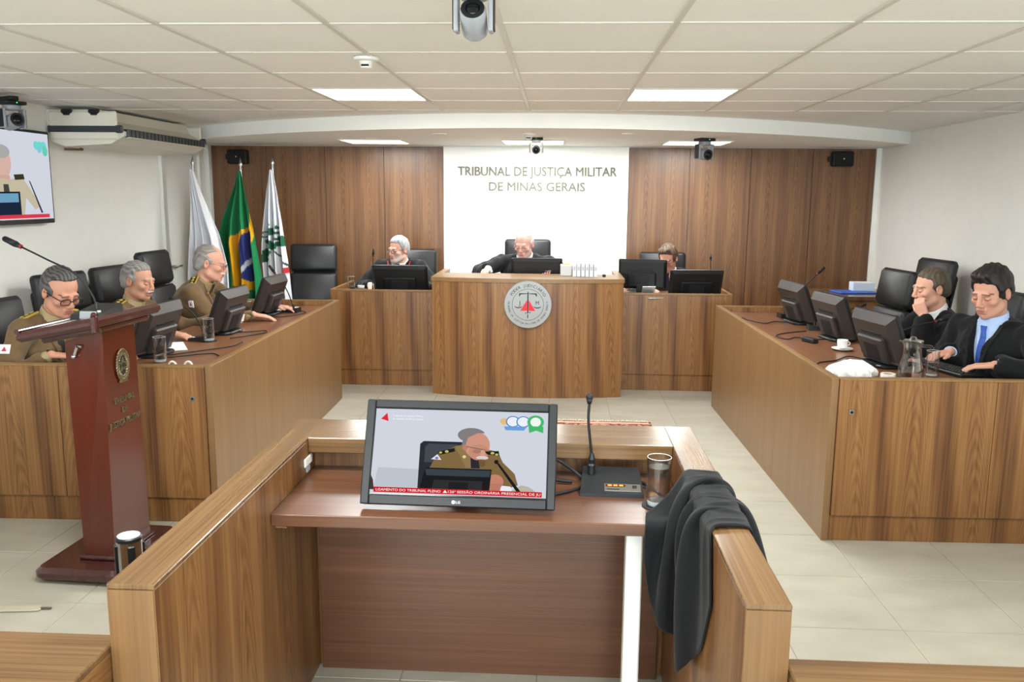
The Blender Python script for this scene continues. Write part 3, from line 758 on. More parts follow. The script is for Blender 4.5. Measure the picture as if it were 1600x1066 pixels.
# ================================================================== televisions and the front monitor with picture
def poly_on(name, pts, m, par, y, z0=0, M=None):
    """flat printed shape of the picture on a screen, local xz"""
    # counter-clockwise in xz seen from -y
    area = sum(pts[i][0]*pts[(i+1) % len(pts)][1]-pts[(i+1) % len(pts)][0]*pts[i][1] for i in range(len(pts)))
    if area < 0: pts = pts[::-1]
    V = [(x, y, z) for x, z in pts]; F = [tuple(range(len(pts)))]
    g = (V, F)
    return obj(name, T(g, M) if M else g, m, par)
def ell(cx, cz, rx, rz, n=28, a0=0, a1=2*PI):
    return [(cx+rx*math.cos(a0+(a1-a0)*k/n), cz+rz*math.sin(a0+(a1-a0)*k/n)) for k in range(n+(0 if a1-a0 > 6.2 else 1))]
PIC = {}
def pm(rgb, es=.39):
    k = 'pic_%d_%d_%d' % rgb
    return glow(k, rgb, es)
def picture(par, W, H, y, M=None, side=False):
    """broadcast picture: a uniformed man at a desk with a red caption strip; W x H centred"""
    e = .00025; L = [0]
    def q(nm, pts, rgb, dy=1):
        L[0] += 1; return poly_on(nm, [(x*W/2, z*H/2) for x, z in pts], pm(rgb), par, y-e*L[0], M=M)
    q('picture_background', [(-1, -1), (1, -1), (1, 1), (-1, 1)], (208, 213, 224))
    if not side:
        q('picture_wall', [(-.97, -.93), (-.45, -.93), (-.45, -.42), (-.93, -.40)], (190, 196, 206))
        q('picture_chair', [(-.46, -.9), (-.46, .18), (-.42, .25), (.02, .25), (.06, .2), (.06, -.9)], (44, 48, 54))
        q('picture_chair', [(-.40, -.25), (-.40, .12), (-.36, .19), (-.02, .19), (.0, -.25)], (68, 74, 80))
        q('picture_jacket', [(-.36, -.85), (-.33, -.36), (-.26, -.07), (-.06, .14), (.05, .2), (.22, .12), (.44, .05), (.5, -.2), (.64, -.46), (.68, -.72), (.5, -.85), (.2, -.9)], (128, 104, 66))
        q('picture_jacket', [(-.06, .14), (.05, .2), (.12, -.1), (.2, -.35), (.08, -.35), (.0, -.05)], (146, 120, 80))
        q('picture_jacket', [(.22, .12), (.3, .02), (.3, -.3), (.22, -.35), (.2, -.1)], (110, 88, 54))
        q('picture_tie', [(.13, -.12), (.22, -.12), (.24, -.36), (.14, -.36)], (44, 44, 50))
        q('picture_head', ell(.2, .18, .145, .31), (206, 150, 128)); q('picture_head', ell(.22, .02, .115, .19), (198, 140, 118))
        q('picture_hair', ell(.13, .42, .16, .17, 20, .3, PI+.9)+[(.02, .16), (.07, .2), (.09, .36), (.2, .47)], (128, 126, 126))
        q('picture_ear', ell(.06, .12, .03, .07), (190, 128, 108))
        q('picture_glasses', [(.08, .15), (.34, .07), (.34, .055), (.08, .135)], (90, 80, 80))
        q('picture_glasses', ell(.2, .04, .05, .05), (170, 124, 108)); q('picture_glasses', ell(.31, .03, .04, .05), (170, 124, 108))
        q('picture_nose', ell(.27, -.01, .03, .09), (214, 156, 132))
        q('picture_moustache', ell(.265, -.11, .07, .045), (214, 206, 200)); q('picture_mouth', ell(.26, -.16, .05, .015), (150, 86, 80))
        for s, xs in ((1, [(-.25, .0), (-.06, .1), (-.05, .02), (-.22, -.07)]), (1, [(.29, .04), (.45, .06), (.46, -.05), (.32, -.03)])):
            q('picture_epaulette', xs, (30, 32, 26)); cx = sum(p[0] for p in xs)/4; cz = sum(p[1] for p in xs)/4
            q('picture_star', ell(cx, cz, .022, .03), (196, 186, 110)); q('picture_star', ell(cx-.07*(1 if cx < 0 else -.7), cz-.03, .018, .025), (196, 186, 110))
        q('picture_patch', [(-.32, -.18), (-.25, -.06), (-.2, -.19)], (232, 226, 236)); q('picture_patch', ell(-.255, -.15, .02, .03), (120, 120, 190))
        q('picture_pin', ell(.06, -.1, .02, .035), (230, 214, 150))
        q('picture_table', [(.55, -.93), (.72, -.72), (.8, -.75), (.94, -.93)], (186, 180, 164)); q('picture_sleeve', [(.36, -.72), (.6, -.76), (.62, -.86), (.36, -.88)], (232, 236, 244))
        q('picture_hand', ell(.42, -.66, .1, .17), (196, 132, 108)); q('picture_hand', [(.33, -.7), (.5, -.7), (.48, -.9), (.34, -.9)], (186, 122, 100))
        q('picture_monitor', [(-.44, -.95), (-.38, -.38), (.38, -.38), (.36, -.95)], (28, 30, 33)); q('picture_monitor', [(-.36, -.56), (-.38, -.41), (.37, -.41), (.36, -.56)], (58, 66, 74))
        q('picture_monitor', [(-.3, -.95), (-.27, -.66), (.28, -.66), (.28, -.95)], (46, 48, 50)); q('picture_monitor', [(-.1, -.9), (-.1, -.7), (.12, -.7), (.12, -.9)], (32, 34, 36))
        q('picture_microphone', [(.42, -.2), (.46, -.23), (.74, -.93), (.69, -.93)], (30, 30, 32)); q('picture_microphone', ell(.43, -.2, .025, .05), (40, 30, 30))
        q('picture_dark_edge', [(-1, -.93), (-.95, -.93), (-.97, -.7), (-1, -.58)], (70, 60, 50))
        q('caption_strip', [(-.955, -.985), (.955, -.985), (.955, -.865), (-.955, -.865)], (206, 32, 42))
        q('logo_triangle', [(-.93, .74), (-.84, .69), (-.86, .89)], (226, 46, 54))
        for cx, rr, c in ((.5, .05, (228, 190, 120)), (.6, .07, (236, 240, 248)), (.72, .07, (236, 240, 248)), (.86, .10, (70, 186, 110))):
            if cx > .55 and cx < .8: q('badge', ell(cx, .76, rr*1.15, rr*1.9), (70, 130, 205))
            q('badge', ell(cx, .76, rr*.95, rr*1.6), c)
        q('badge', ell(.86, .76, .06, .11), (240, 246, 240)); q('badge', [(.78, .66), (.95, .66), (.95, .50), (.87, .56), (.79, .50)], (70, 186, 110)); q('badge', [(.5, .64), (.76, .64), (.73, .55), (.52, .55)], (110, 160, 220))
        yl = y-e*(L[0]+2)
        def tx(nm, s, w, hh, cx, cz, m): obj(nm, T(TR(fit_text(s, w*W/2, hh*H/2, .0002), (cx*W/2, yl, cz*H/2)), M) if M else TR(fit_text(s, w*W/2, hh*H/2, .0002), (cx*W/2, yl, cz*H/2)), m, par)
        wt = pm((250, 250, 250))
        tx('caption_lettering', 'LGAMENTO DO TRIBUNAL PLENO', .74, .055, -.555, -.926, wt)
        poly_on('caption_mark', [((-.135+dx)*W/2, (-.926+dz)*H/2) for dx, dz in ((-.025, -.03), (.025, -.03), (0, .035))], wt, par, yl, M=M)
        tx('caption_lettering', '126ª SESSÃO ORDINÁRIA PRESENCIAL DE JU', 1.04, .055, .42, -.926, wt)
        tx('logo_lettering', 'Tribunal de Justiça Militar', .36, .04, -.61, .825, wt); tx('logo_lettering', 'do Estado de Minas Gerais', .36, .04, -.61, .75, wt)
    else:
        q('picture_head', ell(.0, .28, .17, .36), (214, 176, 164)); q('picture_hair', ell(-.02, .52, .18, .15), (170, 168, 166)); q('picture_hair', ell(-.12, .4, .07, .22), (170, 168, 166))
        q('picture_neck', [(-.1, .0), (.12, .0), (.14, -.2), (-.1, -.2)], (206, 166, 150))
        q('picture_jacket', [(-.6, -.92), (-.5, -.25), (-.2, -.05), (.1, -.1), (.36, -.02), (.52, -.3), (.72, -.7), (.6, -.78), (.42, -.5), (.36, -.92)], (196, 186, 160)); q('picture_epaulette', [(.2, .02), (.4, .04), (.42, -.08), (.22, -.1)], (60, 56, 40))
        q('picture_tie', [(-.02, -.2), (.08, -.2), (.1, -.45), (-.02, -.45)], (70, 72, 64))
        q('picture_monitor', [(-.75, -.9), (-.72, -.38), (.30, -.36), (.30, -.9)], (30, 40, 60)); q('picture_monitor', [(-.7, -.62), (-.69, -.42), (.26, -.40), (.26, -.60)], (110, 160, 190))
        q('picture_microphone', [(.5, -.1), (.53, -.12), (.76, -.85), (.72, -.86)], (60, 60, 70))
        q('caption_strip', [(-1, -.97), (.9, -.97), (.9, -.885), (-1, -.885)], (214, 60, 76))
        for cx in (.72, .8, .88): q('badge', ell(cx, .72, .06, .1), (110, 214, 206))
        q('badge', ell(.9, .6, .06, .12), (100, 206, 180)); q('badge', ell(.78, .62, .05, .07), (130, 200, 220))

def front_monitor():
    W, H = .585, .318
    t = thing('broadcast_monitor', 'black flat monitor on the booth shelf showing the live broadcast', 'monitor', (-.285, 2.53, .75), math.radians(-1.5))
    piv = Matrix.Translation((0, -.105, .012)) @ Matrix.Rotation(math.radians(-24), 4, 'X') @ Matrix.Translation((0, 0, H/2))
    bz = obj('bezel', T(g_slab(W, H, .022, .008, .004), piv), M_BLACK, t)
    b = .026
    fr = join(*[g_box(c, s, .003) for c, s in (((-W/2+b/2, -.012, 0), (b, .012, H)), ((W/2-b/2, -.012, 0), (b, .012, H)), ((0, -.012, H/2-b/2), (W-2*b, .012, b)), ((0, -.012, -H/2+b/2+.002), (W-2*b, .012, b+.004)))])
    obj('frame', T(fr, piv), M_BLACK, t)
    obj('back_shell', T(g_slab(W*.7, H*.65, .05, .02, .01), piv @ Matrix.Translation((0, .03, -.01))), M_BLACK, t)
    sc = obj('screen', T(g_box((0, -.011, .003), (W-2*b+.002, .003, H-2*b+.002), 0), piv), M_SCREENOFF, t)
    picture(sc, W-2*b-.004, H-2*b-.010, -.0128, piv @ Matrix.Translation((0, 0, .003)))
    obj('maker_badge', T(join(TR(g_lathe([(.0052, 0), (.0052, .0005)], 20), (-.010, -.0182, -H/2+.0135), (PI/2, 0, 0)), TR(fit_text('LG', .013, .0072, .0006), (.004, -.0184, -H/2+.0135))), piv), mat('badge_silver', (210, 210, 210), .3), t)
    obj('stand_leg', g_box((0, .06, .11), (.10, .02, .20), .004, rot=(math.radians(-12), 0, 0)), M_BLACK, t)
    obj('foot', TR(g_slab(.26, .2, .012, .03, .004), (0, .06, .006), (PI/2, 0, 0)), M_BLACK, t)
front_monitor()
def wall_tv():
    t = thing('wall_television', 'large flat television on the left wall showing a man in uniform', 'television', (XL+.05, 5.44, 1.47), PI/2)
    W, H = 1.08, .63
    obj('bezel', TR(g_slab(W, H, .045, .008, .004), (0, 0, H/2)), M_BLACK, t)
    sc = obj('screen', g_box((0, -.023, H/2+.006), (W-.03, .003, H-.045), 0), M_SCREENOFF, t)
    picture(sc, W-.034, H-.05, -.0248, Matrix.Translation((0, 0, H/2+.006)), side=True)
    obj('wall_mount', g_box((0, .037, H/2), (.3, .03, .3), .004), M_BLACKM, t)
wall_tv()
# ================================================================== ceiling and wall fittings
def air_conditioner():
    x0, x1, y0, y1 = XL, -3.10, 6.10, 7.52
    t = thing('air_conditioner', 'long ivory air conditioner under the ceiling on the left wall', 'air conditioner', (x0, (y0+y1)/2, 2.03))
    L = y1-y0; d = x1-x0; h = L/2
    # profile in xz (x from the wall): body with slanted nose
    prof = [(0, .02), (.12, -.02), (d-.10, .0), (d, .055), (d-.0, .085), (d-.14, .165), (d-.16, .235), (0, .235)]
    V = [(x, -h, z) for x, z in prof]+[(x, h, z) for x, z in prof]; n = len(prof)
    F = [tuple(range(n)), tuple(range(n, 2*n))[::-1]]+[((i+1) % n, i, n+i, n+(i+1) % n) for i in range(n)]
    obj('casing', (V, F), M_ACW, t)
    # end caps with dark band, outlet with vanes
    for s in (-1, 1):
        cap = obj('end_cap', join(g_box((d/2-.01, s*(h+.012), .125), (d-.06, .024, .20), .012)), M_ACW, t)
        obj('end_band', g_box((d/2+.005, s*(h+.016), .10), (d-.01, .026, .055), .01), mat('ac_dark', (56, 60, 64), .35), cap)
    obj('outlet', g_box((d-.012, 0, .075), (.05, L-.06, .058), .006), mat('ac_dark', (56, 60, 64), .35), t)
    for k in range(22):
        obj('vane', g_box((d+.012, -h+.08+(L-.16)*k/21, .075), (.012, .006, .05), .001), M_BLACK, t)
    obj('air_flap', g_box((d+.008, 0, .045), (.03, L-.07, .008), .003), M_ACW, t)
    obj('display', g_box((.36, -h+.10, -.003), (.06, .09, .006), .002), mat('ac_display', (150, 160, 168), .3), t)
    for k in (.16, .36):
        o = obj('bracket', join(g_box((k, -h-.02, .222), (.08, .03, .03), .008), g_box((k, -h-.02, .205), (.05, .03, .02), .006)), M_BLACK, t)
    obj('drain_pipe', g_tube(curve_pts([(.02, -.35, .0), (.06, -.38, -.025), (.08, -.46, -.03), (.02, -.55, -.032)], 10), .008, 8), mat('pipe_brown', (120, 84, 60), .6), t, smooth=True)
air_conditioner()

def ptz(label, loc, rotz, k=1.0, tilt=15, mount='top', body=None):
    """dome-less pan-tilt camera hanging from its plate; lens looks to local -y"""
    body = body or M_GREYP
    t = thing('ceiling_camera', label, 'camera', loc, rotz, 'pan-tilt cameras'); t.scale = (k, k, k)
    obj('mount_plate', TR(g_slab(.16, .15, .022, .03, .005), (0, 0, -.011), (PI/2, 0, 0)), M_BLACKM, t)
    obj('status_light', g_box((0, -.076, -.012), (.006, .004, .005), .001), glow('green_led', (60, 255, 120), 1.5), t)
    obj('pan_base', TR(g_lathe([(.05, 0), (.058, .008), (.058, .03), (.05, .036)], 24), (0, 0, -.06)), body, t)
    for s in (-1, 1):
        a = obj('yoke_arm', TR(g_slab(.018, .135, .075, .006, .004), (s*.068, 0, -.115)), body, t)
        obj('arm_cover', TR(g_slab(.006, .12, .06, .002, .001), (s*.079, 0, -.115)), M_BLACKM, a)
    M = Matrix.Translation((0, 0, -.135)) @ Matrix.Rotation(math.radians(tilt), 4, 'X')
    hd = obj('camera_head', T(TR(g_lathe([(.045, -.07), (.052, -.06), (.052, .05), (.047, .06)], 28), rot=(PI/2, 0, 0)), M), body, t); smooth_by_angle(hd)
    obj('lens', T(TR(g_lathe([(.046, .058), (.046, .066), (.03, .067), (.028, .060)], 28), rot=(PI/2, 0, 0)), M), M_BLACK, hd)
    obj('lens_glass', T(g_ball((0, -.055, 0), .03, 16, 8, (1, .5, 1)), M), M_SCREENOFF, hd, smooth=True)
    return t
P0 = ptz('large grey pan-tilt camera hanging from the ceiling closest to the viewer', (-.255, 2.60, CEIL-.002), 0, .74, -32)
ptz('small pan-tilt camera hanging in front of the white wall panel', (-.2, 7.55, SOFF-.002), 0, .72, 8, body=M_WPLAST)
ptz('pan-tilt camera hanging below the right back light panel', (1.235, 7.55, SOFF-.002), math.radians(25), .95, 8)
ptz('pan-tilt camera hanging above the wall television', (-3.42, 5.33, 2.24), math.radians(60), .9, -10)
obj('camera_arm', g_box((-.0, .1, .02), (.06, .3, .03), .004), M_BLACKM, bpy.data.objects['ceiling_camera.003'])

def smoke(label, loc, drop=0):
    t = thing('smoke_detector', label, 'smoke detector', loc, 0)
    obj('detector_base', g_lathe([(.035, -.018), (.055, -.012), (.058, 0)], 28), M_WPLAST, t)
    obj('detector_cap', g_lathe([(.012, -.05), (.026, -.046), (.030, -.028), (.034, -.016)], 24), M_WPLAST, t)
    obj('detector_slot', g_box((0, -.029, -.036), (.034, .008, .008), .001), M_BLACKM, t)
smoke('white smoke detector on the tiled ceiling left of the near camera', (-.87, 3.94, CEIL))
smoke('white smoke detector on the low ceiling before the white panel', (-.25, 7.05, SOFF))
for x, y, lab in ((.55, 7.0, 'flush round ceiling spot right of the white panel'), (-.98, 7.1, 'flush round ceiling spot left of the white panel')):
    t = thing('ceiling_spot', lab, 'spotlight', (x, y, SOFF), 0, 'unlit round ceiling spots')
    obj('spot_ring', g_lathe([(.042, -.008), (.055, -.008), (.06, 0)], 28), M_WPLAST, t); obj('spot_glass', g_lathe([(.04, -.007), (.04, -.005)], 24), mat('spot_glass', (214, 208, 190), .3), t)
def speaker(label, x, z):
    t = thing('wall_speaker', label, 'speaker', (x, YB-.022, z))
    obj('cabinet', g_box((0, -.055, 0), (.2, .11, .145), .012), M_BLACKM, t)
    gr = obj('grille', g_box((0, -.112, 0), (.18, .008, .125), .003), mat('grille_black', (14, 14, 15), .8), t)
    obj('maker_mark', g_lathe([(.008, 0), (.008, .002)], 12), M_STEEL, gr, loc=(.0, -.116, 0), rot=(PI/2, 0, 0))
    obj('wall_bracket', g_box((-.115, -.04, .0), (.03, .05, .05), .004), M_BLACKM, t)
speaker('black speaker on the wood wall above the flags', -3.30, 2.06); speaker('black speaker on the wood wall at the top right', 2.80, 2.07)

# ================================================================== flags
def flag(label, x, y, top, L, Rr, H, colour, folds, seed, polem=M_STEEL):
    """cloth hanging from a pole; L and Rr are outlines [(depth below top, x offset)]"""
    t = thing('flag', label, 'flag', (x, y, 0), 0, 'flags on poles by the wood wall')
    po = obj('flag_pole', g_cyl((0, .03, 0), (0, .03, top+.02), .012, seg=12), polem, t)
    obj('pole_finial', TR(g_lathe([(.008, 0), (.016, .012), (.009, .03), (.022, .05), (.012, .075), (.001, .12)], 14), (0, .03, top+.01)), M_STEEL, po, smooth=True)
    obj('pole_base', g_lathe([(.14, 0), (.14, .02), (.03, .05), (.02, .06)], 24), M_BLACKM, po, loc=(0, .03, 0))
    ip = lambda pts, d: float(np.interp(d, [p[0] for p in pts], [p[1] for p in pts]))
    rs = random.Random(seed); ph = [rs.uniform(0, 6.28) for _ in range(4)]
    nu, nv = 90, 120; V = []; C = []
    for j in range(nv):
        d = H*j/(nv-1); xl, xr = ip(L, d), ip(Rr, d)
        for i in range(nu):
            s = i/(nu-1)
            xx = xl+(xr-xl)*s; am = .012+.055*min(1, d/(H*.5))
            yy = am*(math.sin(folds*2*PI*s+ph[0]+1.0*d)+.45*math.sin(folds*3.7*PI*s+ph[1]-1.4*d)) - .03*math.sin(PI*s)
            V.append((xx, yy, top-d)); C.append(colour(xx, d))
    F = [(j*nu+i, (j+1)*nu+i, (j+1)*nu+i+1, j*nu+i+1) for j in range(nv-1) for i in range(nu-1)]
    me = make_mesh('flag_cloth', (V, F), vcol('flag_cloth', .75, .2, sheen=.1), True)
    at = me.color_attributes.new('Col', 'FLOAT_COLOR', 'POINT'); at.data.foreach_set('color', np.array(C, dtype=np.float32).ravel())
    o = obj('flag_cloth', me, None, t); sm = o.modifiers.new('thick', 'SOLIDIFY'); sm.thickness = .003
    return t
WH = lin((236, 236, 240)); RED = lin((196, 44, 56)); GR = lin((24, 128, 76)); YE = lin((240, 176, 20)); BL = lin((48, 58, 128)); DG = lin((26, 96, 66))
def in_poly(x, y, P):
    c = False; j = len(P)-1
    for i in range(len(P)):
        if (P[i][1] > y) != (P[j][1] > y) and x < (P[j][0]-P[i][0])*(y-P[i][1])/(P[j][1]-P[i][1])+P[i][0]: c = not c
        j = i
    return c
def c_minas(x, d): return RED if in_poly(x, d, [(.02, 1.28), (.075, 1.06), (.14, 1.28)]) else WH
YP = [(-.12, .64), (.085, .52), (.09, .40), (.118, .40), (.125, .62), (.10, .70), (.105, 1.10), (.09, 1.16), (-.02, 1.13), (-.10, 1.10)]
BP = [(-.045, .76), (.0, .62), (.085, .55), (.10, .60), (.095, 1.06), (.07, 1.07), (-.01, 1.02), (-.04, .92)]
def c_brazil(x, d):
    if in_poly(x, d, BP):
        b = .98-1.35*(x+.02)
        if abs(d-b) < .03: return lin((214, 222, 232))
        return BL
    return YE if in_poly(x, d, YP) else GR
def c_green(x, d):
    # curling green beast emblem on white
    pts = [(-.075, .63, .035), (-.02, .60, .04), (.035, .64, .045), (.09, .68, .04), (-.05, .70, .035), (0, .74, .04), (-.06, .80, .04), (-.08, .87, .035), (.11, .72, .03), (.05, .72, .03)]
    for k, (cx, cy, r) in enumerate(pts):
        q = (x-cx)**2+(d-cy)**2
        if q < r*r:
            if k in (0, 2) and q < (r*.42)**2: return WH
            return DG
    for cx, cy, r in ((-.10, .55, .016), (-.03, .53, .014), (.04, .56, .016), (-.10, .83, .018)):
        if (x-cx)**2+(d-cy)**2 < r*r: return DG
    if abs(x-.03-.16*math.sin((d-.8)*5)) < .008 and .78 < d < 1.05: return lin((60, 70, 70))
    if (x-.12)**2+(d-.98)**2 < .0009: return RED
    return WH
flag('white flag with red corner hanging from a pole, leftmost of the three flags', -3.38, 7.86, 1.90, [(0, -.012), (.5, -.04), (1.0, -.08), (1.5, -.09)], [(0, .01), (.2, .07), (.6, .22), (.9, .28), (1.5, .28)], 1.45, c_minas, 4, 3)
flag('green yellow and blue flag hanging from a pole, middle of the three flags', -3.08, 8.26, 1.90, [(0, -.012), (.15, -.05), (.45, -.17), (.68, -.225), (1.45, -.215)], [(0, .012), (.25, .06), (.6, .13), (1.0, .175), (1.45, .19)], 1.42, c_brazil, 3.2, 5)
flag('white flag with green emblem hanging from a pole, rightmost of the three flags', -2.80, 8.36, 1.92, [(0, -.012), (.2, -.05), (.5, -.09), (.8, -.12), (1.45, -.11)], [(0, .012), (.2, .05), (.5, .09), (.9, .13), (1.45, .155)], 1.44, c_green, 3.4, 9)

# ================================================================== tableware
def tumbler(label, loc, r=.034, h=.135, fill=.45, group='glasses of water on the desks'):
    t = thing('water_glass', label, 'glass', loc, 0, group)
    o = obj('glass_wall', g_lathe([(.001, .0), (r*.9, 0), (r, .006), (r, h), (r-.0025, h), (r-.003, .016), (.001, .016)], 28, False), M_GLASS, t, smooth=False); smooth_by_angle(o)
    if fill: w = obj('water', g_lathe([(.001, .0165), (r-.004, .0165), (r-.004, h*fill), (.001, h*fill)], 24, False), M_WATER, t); smooth_by_angle(w)
    obj('glass_rim', g_tube([((r-.001)*math.cos(2*PI*k/28), (r-.001)*math.sin(2*PI*k/28), h) for k in range(28)], .0009, 6, True), mat('thick_glass', (206, 214, 214), .12), t, smooth=True)  # pale opaque ring: the bright highlight along the rim, put in as colour
    obj('glass_foot', g_lathe([(r*.85, .001), (r*.88, .012), (.001, .013)], 24, False), mat('thick_glass', (206, 214, 214), .12), t)
    return t
tumbler('water glass on a dark coaster in the middle of the left desk', (-2.135, 5.085, WT+.006), fill=.62); tag(obj('coaster', g_lathe([(.045, 0), (.047, .003), (.045, .005)], 28), M_BLACKM, loc=(-2.135, 5.085, WT)), 'dark round coaster under the middle left desk glass', 'coaster')
tumbler('water glass beside the far monitor of the left desk', (-2.225, 5.99, WT+.001), fill=.7)
tumbler('water glass at the near end of the left desk beside the lectern', (-2.13, 4.42, WT+.001), fill=.6)
tumbler('water glass on the left bench near the man with red-trimmed robe', (-1.86, 7.62, .821), fill=.55)
tumbler('water glass beyond the middle monitor of the right desk', (2.0, 6.02, WT+.001), fill=.5)
tumbler('water glass beside the jug on the right desk', (1.93, 4.42, WT+.001), fill=.55, r=.032, h=.13)
tumbler('tall glass of water on the booth shelf beside the robe', (.318, 2.515, .755), r=.037, h=.15, fill=.8)
tag(obj('coaster', g_lathe([(.047, 0), (.049, .002), (.047, .004)], 28), M_BLACKM, loc=(.318, 2.515, .7505)), 'dark round coaster under the glass on the booth shelf', 'coaster')
M_CERAM = mat('white_ceramic', (240, 240, 236), .22)
t = thing('coffee_cup', 'white coffee cup on a saucer on the right desk', 'cup', (1.71, 5.14, WT+.014))
o = obj('cup_body', g_lathe([(.018, 0), (.028, .008), (.032, .05), (.029, .05), (.024, .01), (.001, .008)], 28, False), M_CERAM, t); smooth_by_angle(o)
obj('cup_handle', g_tube([(.03+.014*math.sin(PI*k/8), 0, .014+.028*k/8) for k in range(9)], .0035, 6), M_CERAM, t, smooth=True)
o = tag(obj('saucer', g_lathe([(.03, 0), (.06, .010), (.062, .013), (.03, .007), (.001, .007)], 32, False), M_CERAM, loc=(1.71, 5.14, WT+.001)), 'white saucer under the coffee cup on the right desk', 'saucer'); smooth_by_angle(o)
t = thing('small_cup', 'small white cup beside the middle monitor of the left desk', 'cup', (-2.18, 5.74, WT+.03))
obj('cup_body', g_lathe([(.020, 0), (.030, .045), (.027, .045), (.02, .006), (.001, .006)], 24, False), M_CERAM, t)
t = thing('small_cup', 'small white cup on the left bench beside the water glass', 'cup', (-1.78, 7.66, .821)); obj('cup_body', g_lathe([(.022, 0), (.032, .05), (.029, .05), (.02, .006), (.001, .006)], 24, False), M_CERAM, t)
def jug():
    t = thing('water_jug', 'clear glass water jug with lid and handle on the right desk', 'jug', (1.80, 4.36, WT+.001))
    k = 1.0
    o = obj('jug_body', g_lathe([(.001, 0), (.058, 0), (.064, .01), (.060, .05), (.044, .12), (.042, .15), (.05, .185), (.0475, .185), (.040, .15), (.042, .12), (.057, .05), (.06, .012), (.001, .012)], 32, False), M_GLASS, t); smooth_by_angle(o, 60)
    w = obj('water', g_lathe([(.001, .013), (.058, .014), (.055, .05), (.047, .09), (.001, .09)], 28, False), M_WATER, t); smooth_by_angle(w, 60)
    obj('jug_lid', g_lathe([(.044, .178), (.05, .186), (.05, .192), (.02, .196), (.012, .21), (.001, .212)], 28, False), glass_mat('frosted_plastic', (.86, .88, .88), .55, .2), t)
    obj('jug_handle', g_tube(curve_pts([(.045, -.01, .165), (.085, -.02, .16), (.1, -.024, .11), (.092, -.022, .03)], 16), .008, 8), M_GLASS, t, smooth=True)
    obj('jug_spout', g_box((-.052, .0, .186), (.03, .03, .012), .005), M_GLASS, t)
jug()

# ================================================================== desk microphones, cables, papers, keyboards
MC = 'gooseneck desk microphones'
gooseneck('desk_microphone', 'gooseneck microphone on the left desk before the moustached officer', (-2.20, 5.12, WT), face(-1, .1), [(0, .02, .03), (.0, .0, .09), (.0, -.05, .17), (.0, -.13, .22)], group=MC)
gooseneck('desk_microphone', 'gooseneck microphone at the far end of the left desk', (-2.05, 6.45, WT), face(-1, .1), [(0, .02, .03), (.0, -.0, .10), (.03, -.03, .20), (.06, -.09, .30)], group=MC)
gooseneck('desk_microphone', 'gooseneck microphone behind the far monitor of the right desk', (1.75, 6.55, WT), face(1, .1), [(0, .02, .03), (.0, -.04, .14), (.0, -.12, .24), (.0, -.21, .33)], group=MC)
gooseneck('desk_microphone', 'gooseneck microphone beside the middle monitor of the right desk', (1.80, 5.95, WT), face(1, -.1), [(0, .02, .03), (.03, -.05, .10), (.06, -.14, .11), (.08, -.26, .15)], group=MC)
gooseneck('desk_microphone', 'gooseneck microphone before the man resting chin on hand', (1.90, 5.02, WT), face(1, -.1), [(0, .02, .03), (.0, -.05, .11), (.0, -.16, .17), (.02, -.28, .20)], group=MC)
gooseneck('desk_microphone', 'upright gooseneck microphone on the left bench', (-1.655, 7.60, .821), face(0, 1), [(0, .02, .03), (.0, .02, .12), (.0, .0, .22), (.0, -.02, .31)], group=MC, base=(.13, .10, .03))
gooseneck('desk_microphone', 'thin gooseneck microphone at the right end of the right bench', (1.42, 8.02, .821), face(0, 1), [(0, .0, .03), (.0, .0, .10), (.0, .0, .2), (.0, -.02, .27)], group=MC, base=(.10, .10, .03))
def cable(label, ctrl, r=.0035, n=40, m=None):
    o = obj('cable', g_tube(curve_pts(ctrl, n), r, 6), m or M_BLACKM, None, smooth=True); o.data.name = 'cable'
    b = Vector(ctrl[0])
    return tag(o, label, 'cable')
zc = WT+.0045
cable('black cables curling over the near end of the left desk', [(-2.26, 4.62, zc), (-2.16, 4.60, zc), (-2.08, 4.70, zc), (-1.98, 4.82, zc), (-1.92, 4.92, zc), (-1.90, 5.02, zc+.006)])
cable('black cable looping beside the near left desk glass', [(-2.26, 4.55, zc), (-2.14, 4.52, zc), (-2.02, 4.62, zc), (-1.94, 4.66, zc), (-1.88, 4.60, zc)])
cable('black cable lying across the middle of the left desk', [(-2.14, 5.42, zc), (-2.02, 5.44, zc), (-1.93, 5.5, zc), (-1.9, 5.42, zc), (-1.96, 5.30, zc), (-2.04, 5.18, zc)])
cable('black cable at the far end of the left desk', [(-2.16, 6.2, zc), (-2.05, 6.15, zc), (-1.96, 6.26, zc), (-1.92, 6.4, zc), (-1.99, 6.46, zc+.008)])
cable('black cable at the far end of the right desk', [(1.74, 6.24, zc), (1.6, 6.3, zc), (1.5, 6.2, zc), (1.42, 6.36, zc), (1.40, 6.5, zc)])
cable('black cables beside the middle monitor of the right desk', [(1.78, 5.56, zc), (1.66, 5.5, zc), (1.56, 5.58, zc), (1.48, 5.5, zc), (1.44, 5.62, zc), (1.52, 5.74, zc), (1.7, 5.86, zc)])
cable('black cable looping by the cup on the right desk', [(1.75, 4.78, zc), (1.66, 4.86, zc+.01), (1.56, 4.78, zc), (1.46, 4.72, zc), (1.42, 4.66, zc)])
t = thing('power_adapter', 'black power adapter lying beside the middle monitor of the right desk', 'adapter', (1.60, 5.42, WT), .4)
obj('adapter_case', g_box((0, 0, .014), (.05, .11, .028), .006), M_BLACKM, t); obj('adapter_plug', g_cyl((0, .055, .014), (0, .085, .014), .006), M_BLACK, t)
t = thing('power_adapter', 'black plug block next to the white bag on the right desk', 'adapter', (1.66, 4.56, WT), .2)
obj('adapter_case', g_box((0, 0, .02), (.05, .07, .04), .006), M_BLACKM, t); obj('adapter_plug', g_cyl((0, .035, .02), (0, .065, .02), .008), M_STEEL, t)
